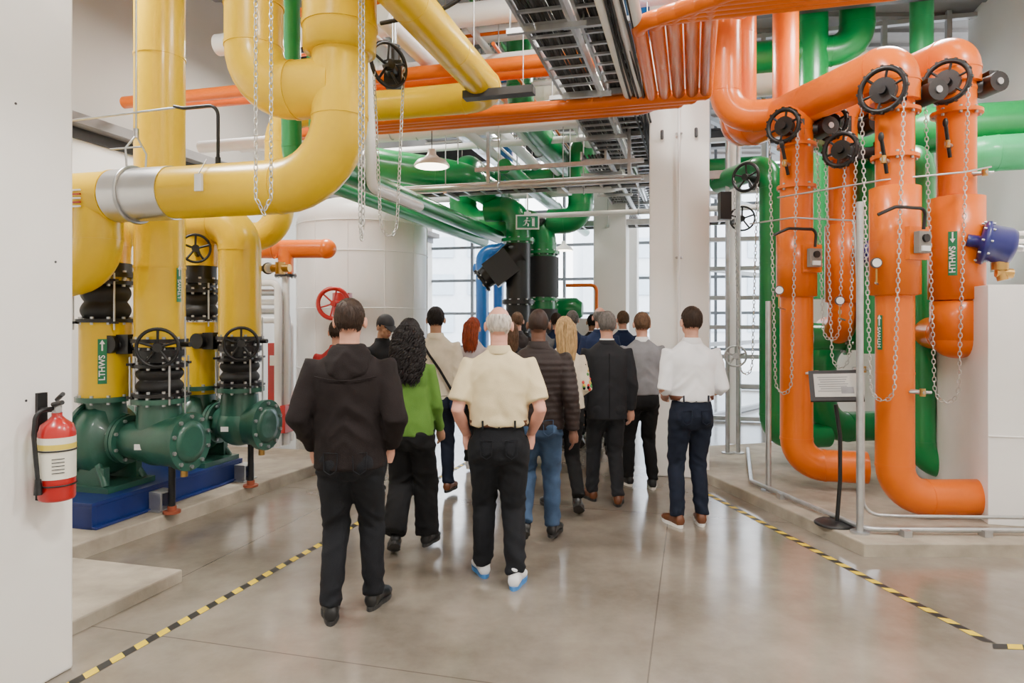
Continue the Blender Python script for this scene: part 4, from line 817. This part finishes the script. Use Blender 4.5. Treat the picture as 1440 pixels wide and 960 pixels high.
P_('man_in_beige_jacket',-.73,6.55,1.80,yaw=.0,top=beij,bot=jnavy,shoe=shbr,sole=solb,skin=skm,hairm=hblk,arm='down',lf=-.1,rf=.12,hem=.86,bulk=1.02,seed=9,extra=strap)
P_('man_in_black_cap',-1.34,7.1,1.78,yaw=-2.35,top=trb,bot=jnavy,shoe=shb,sole=solw,skin=skm,hairm=hblk,hair='cap',arm='front',lf=.05,rf=0,hem=.86,seed=10,extra=stripes,hp=-.35)
P_('woman_with_red_hair',-.43,7.6,1.70,yaw=-.3,fem=True,top=palet,bot=trb,shoe=shw_,sole=solw,skin=skl,hairm=hrd,hair='long',arm='down',lf=.12,rf=-.1,kind='sweater',hem=.92,seed=11)
P_('man_in_red_jacket',-1.62,6.35,1.68,yaw=.1,top=redj,bot=jblue,shoe=shw_,sole=solw,skin=skl,hairm=hbr,arm='down',lf=.05,rf=-.08,hem=.86,seed=12)
P_('man_in_dark_suit',.80,9.1,1.80,yaw=.1,top=bluej,bot=trb,shoe=shb,sole=solb,skin=skl,hairm=hgr,arm='down',lf=.1,rf=-.08,kind='suit',hem=.80,seed=13)
P_('man_with_grey_hair',1.07,8.3,1.83,yaw=-.2,top=bluej,bot=trb,shoe=shb,sole=solb,skin=skp,hairm=hgr,hair='bald',arm='down',lf=.1,rf=-.08,kind='suit',hem=.80,seed=14)
P_('man_in_blue_blazer',1.54,9.5,1.80,yaw=.2,top=bluej,bot=trb,shoe=shb,sole=solb,skin=skl,hairm=hlb,arm='down',lf=.1,rf=-.08,kind='suit',hem=.80,seed=15)
P_('man_in_brown_coat',.07,9.2,1.78,yaw=0,top=quiltm,bot=trb,shoe=shb,sole=solb,skin=skl,hairm=hlb,arm='down',lf=.1,rf=-.08,hem=.84,seed=16)
P_('man_in_grey_jacket',.42,9.7,1.74,yaw=0,top=gsw,bot=jnavy,shoe=shb,sole=solb,skin=skl,hairm=hwh,arm='down',lf=.1,rf=-.08,hem=.86,seed=17)
P_('woman_in_dark_top',-.02,8.1,1.66,yaw=.1,fem=True,top=suitm,bot=trb,shoe=shb,sole=solb,skin=skl,hairm=hlb,hair='long',arm='down',lf=.1,rf=-.08,kind='sweater',hem=.92,seed=18)
P_('man_in_navy_coat',.66,10.2,1.78,yaw=.1,top=bluej,bot=trb,shoe=shb,sole=solb,skin=skl,hairm=hbr,arm='down',lf=.1,rf=-.08,hem=.84,seed=19)
P_('man_in_black_suit',1.2,10.2,1.76,yaw=.1,top=suitm,bot=trb,shoe=shb,sole=solb,skin=skm,hairm=hblk,arm='down',lf=.1,rf=-.08,kind='suit',hem=.80,seed=20)
# ================================================================ LIGHT
w=bpy.data.worlds.new('World'); bpy.context.scene.world=w; w.use_nodes=True; nt=w.node_tree; bg=nt.nodes['Background']
tc=nt.nodes.new('ShaderNodeTexCoord'); sp=nt.nodes.new('ShaderNodeSeparateXYZ'); cr=nt.nodes.new('ShaderNodeValToRGB'); nt.links.new(tc.outputs['Generated'],sp.inputs[0]); nt.links.new(sp.outputs[2],cr.inputs[0]); nt.links.new(cr.outputs[0],bg.inputs[0])
cr.color_ramp.elements[0].color=(.95,.97,1,1); cr.color_ramp.elements[1].color=(.78,.88,1,1); bg.inputs[1].default_value=9
def area(name,loc,sx,sy,pw,col=(1,.955,.895),rot=(0,0,0)):
    l=bpy.data.lights.new(name,'AREA'); l.shape='RECTANGLE'; l.size=sx; l.size_y=sy; l.energy=pw; l.color=col; o=bpy.data.objects.new(name,l); o.location=loc; o.rotation_euler=rot; bpy.context.scene.collection.objects.link(o)
for i,(x,y_,pw) in enumerate(((-2.5,.5,290),(1.5,.5,320),(4.5,2.8,310),(-3.8,5.2,280),(1.0,5.0,190),(4.2,7.2,240),(-2.6,9.4,290),(1.8,9.6,260),(.8,13.6,250))):
    area('ceiling_light',(x,y_,5.5 if y_>3 else 6.2),.9,.9,pw)
l=bpy.data.lights.new('sun','SUN'); l.energy=3.0; l.angle=.05; l.color=(1,.95,.88); o=bpy.data.objects.new('sun',l); o.rotation_euler=(math.radians(-52),0,math.radians(-25)); bpy.context.scene.collection.objects.link(o)
cam=bpy.data.cameras.new('camera'); cam.sensor_width=36; cam.lens=24; cam.shift_y=-30/1440; cam.clip_end=300; co=bpy.data.objects.new('camera',cam); co.location=(0,0,1.72); co.rotation_euler=(math.pi/2,0,0); bpy.context.scene.collection.objects.link(co); bpy.context.scene.camera=co
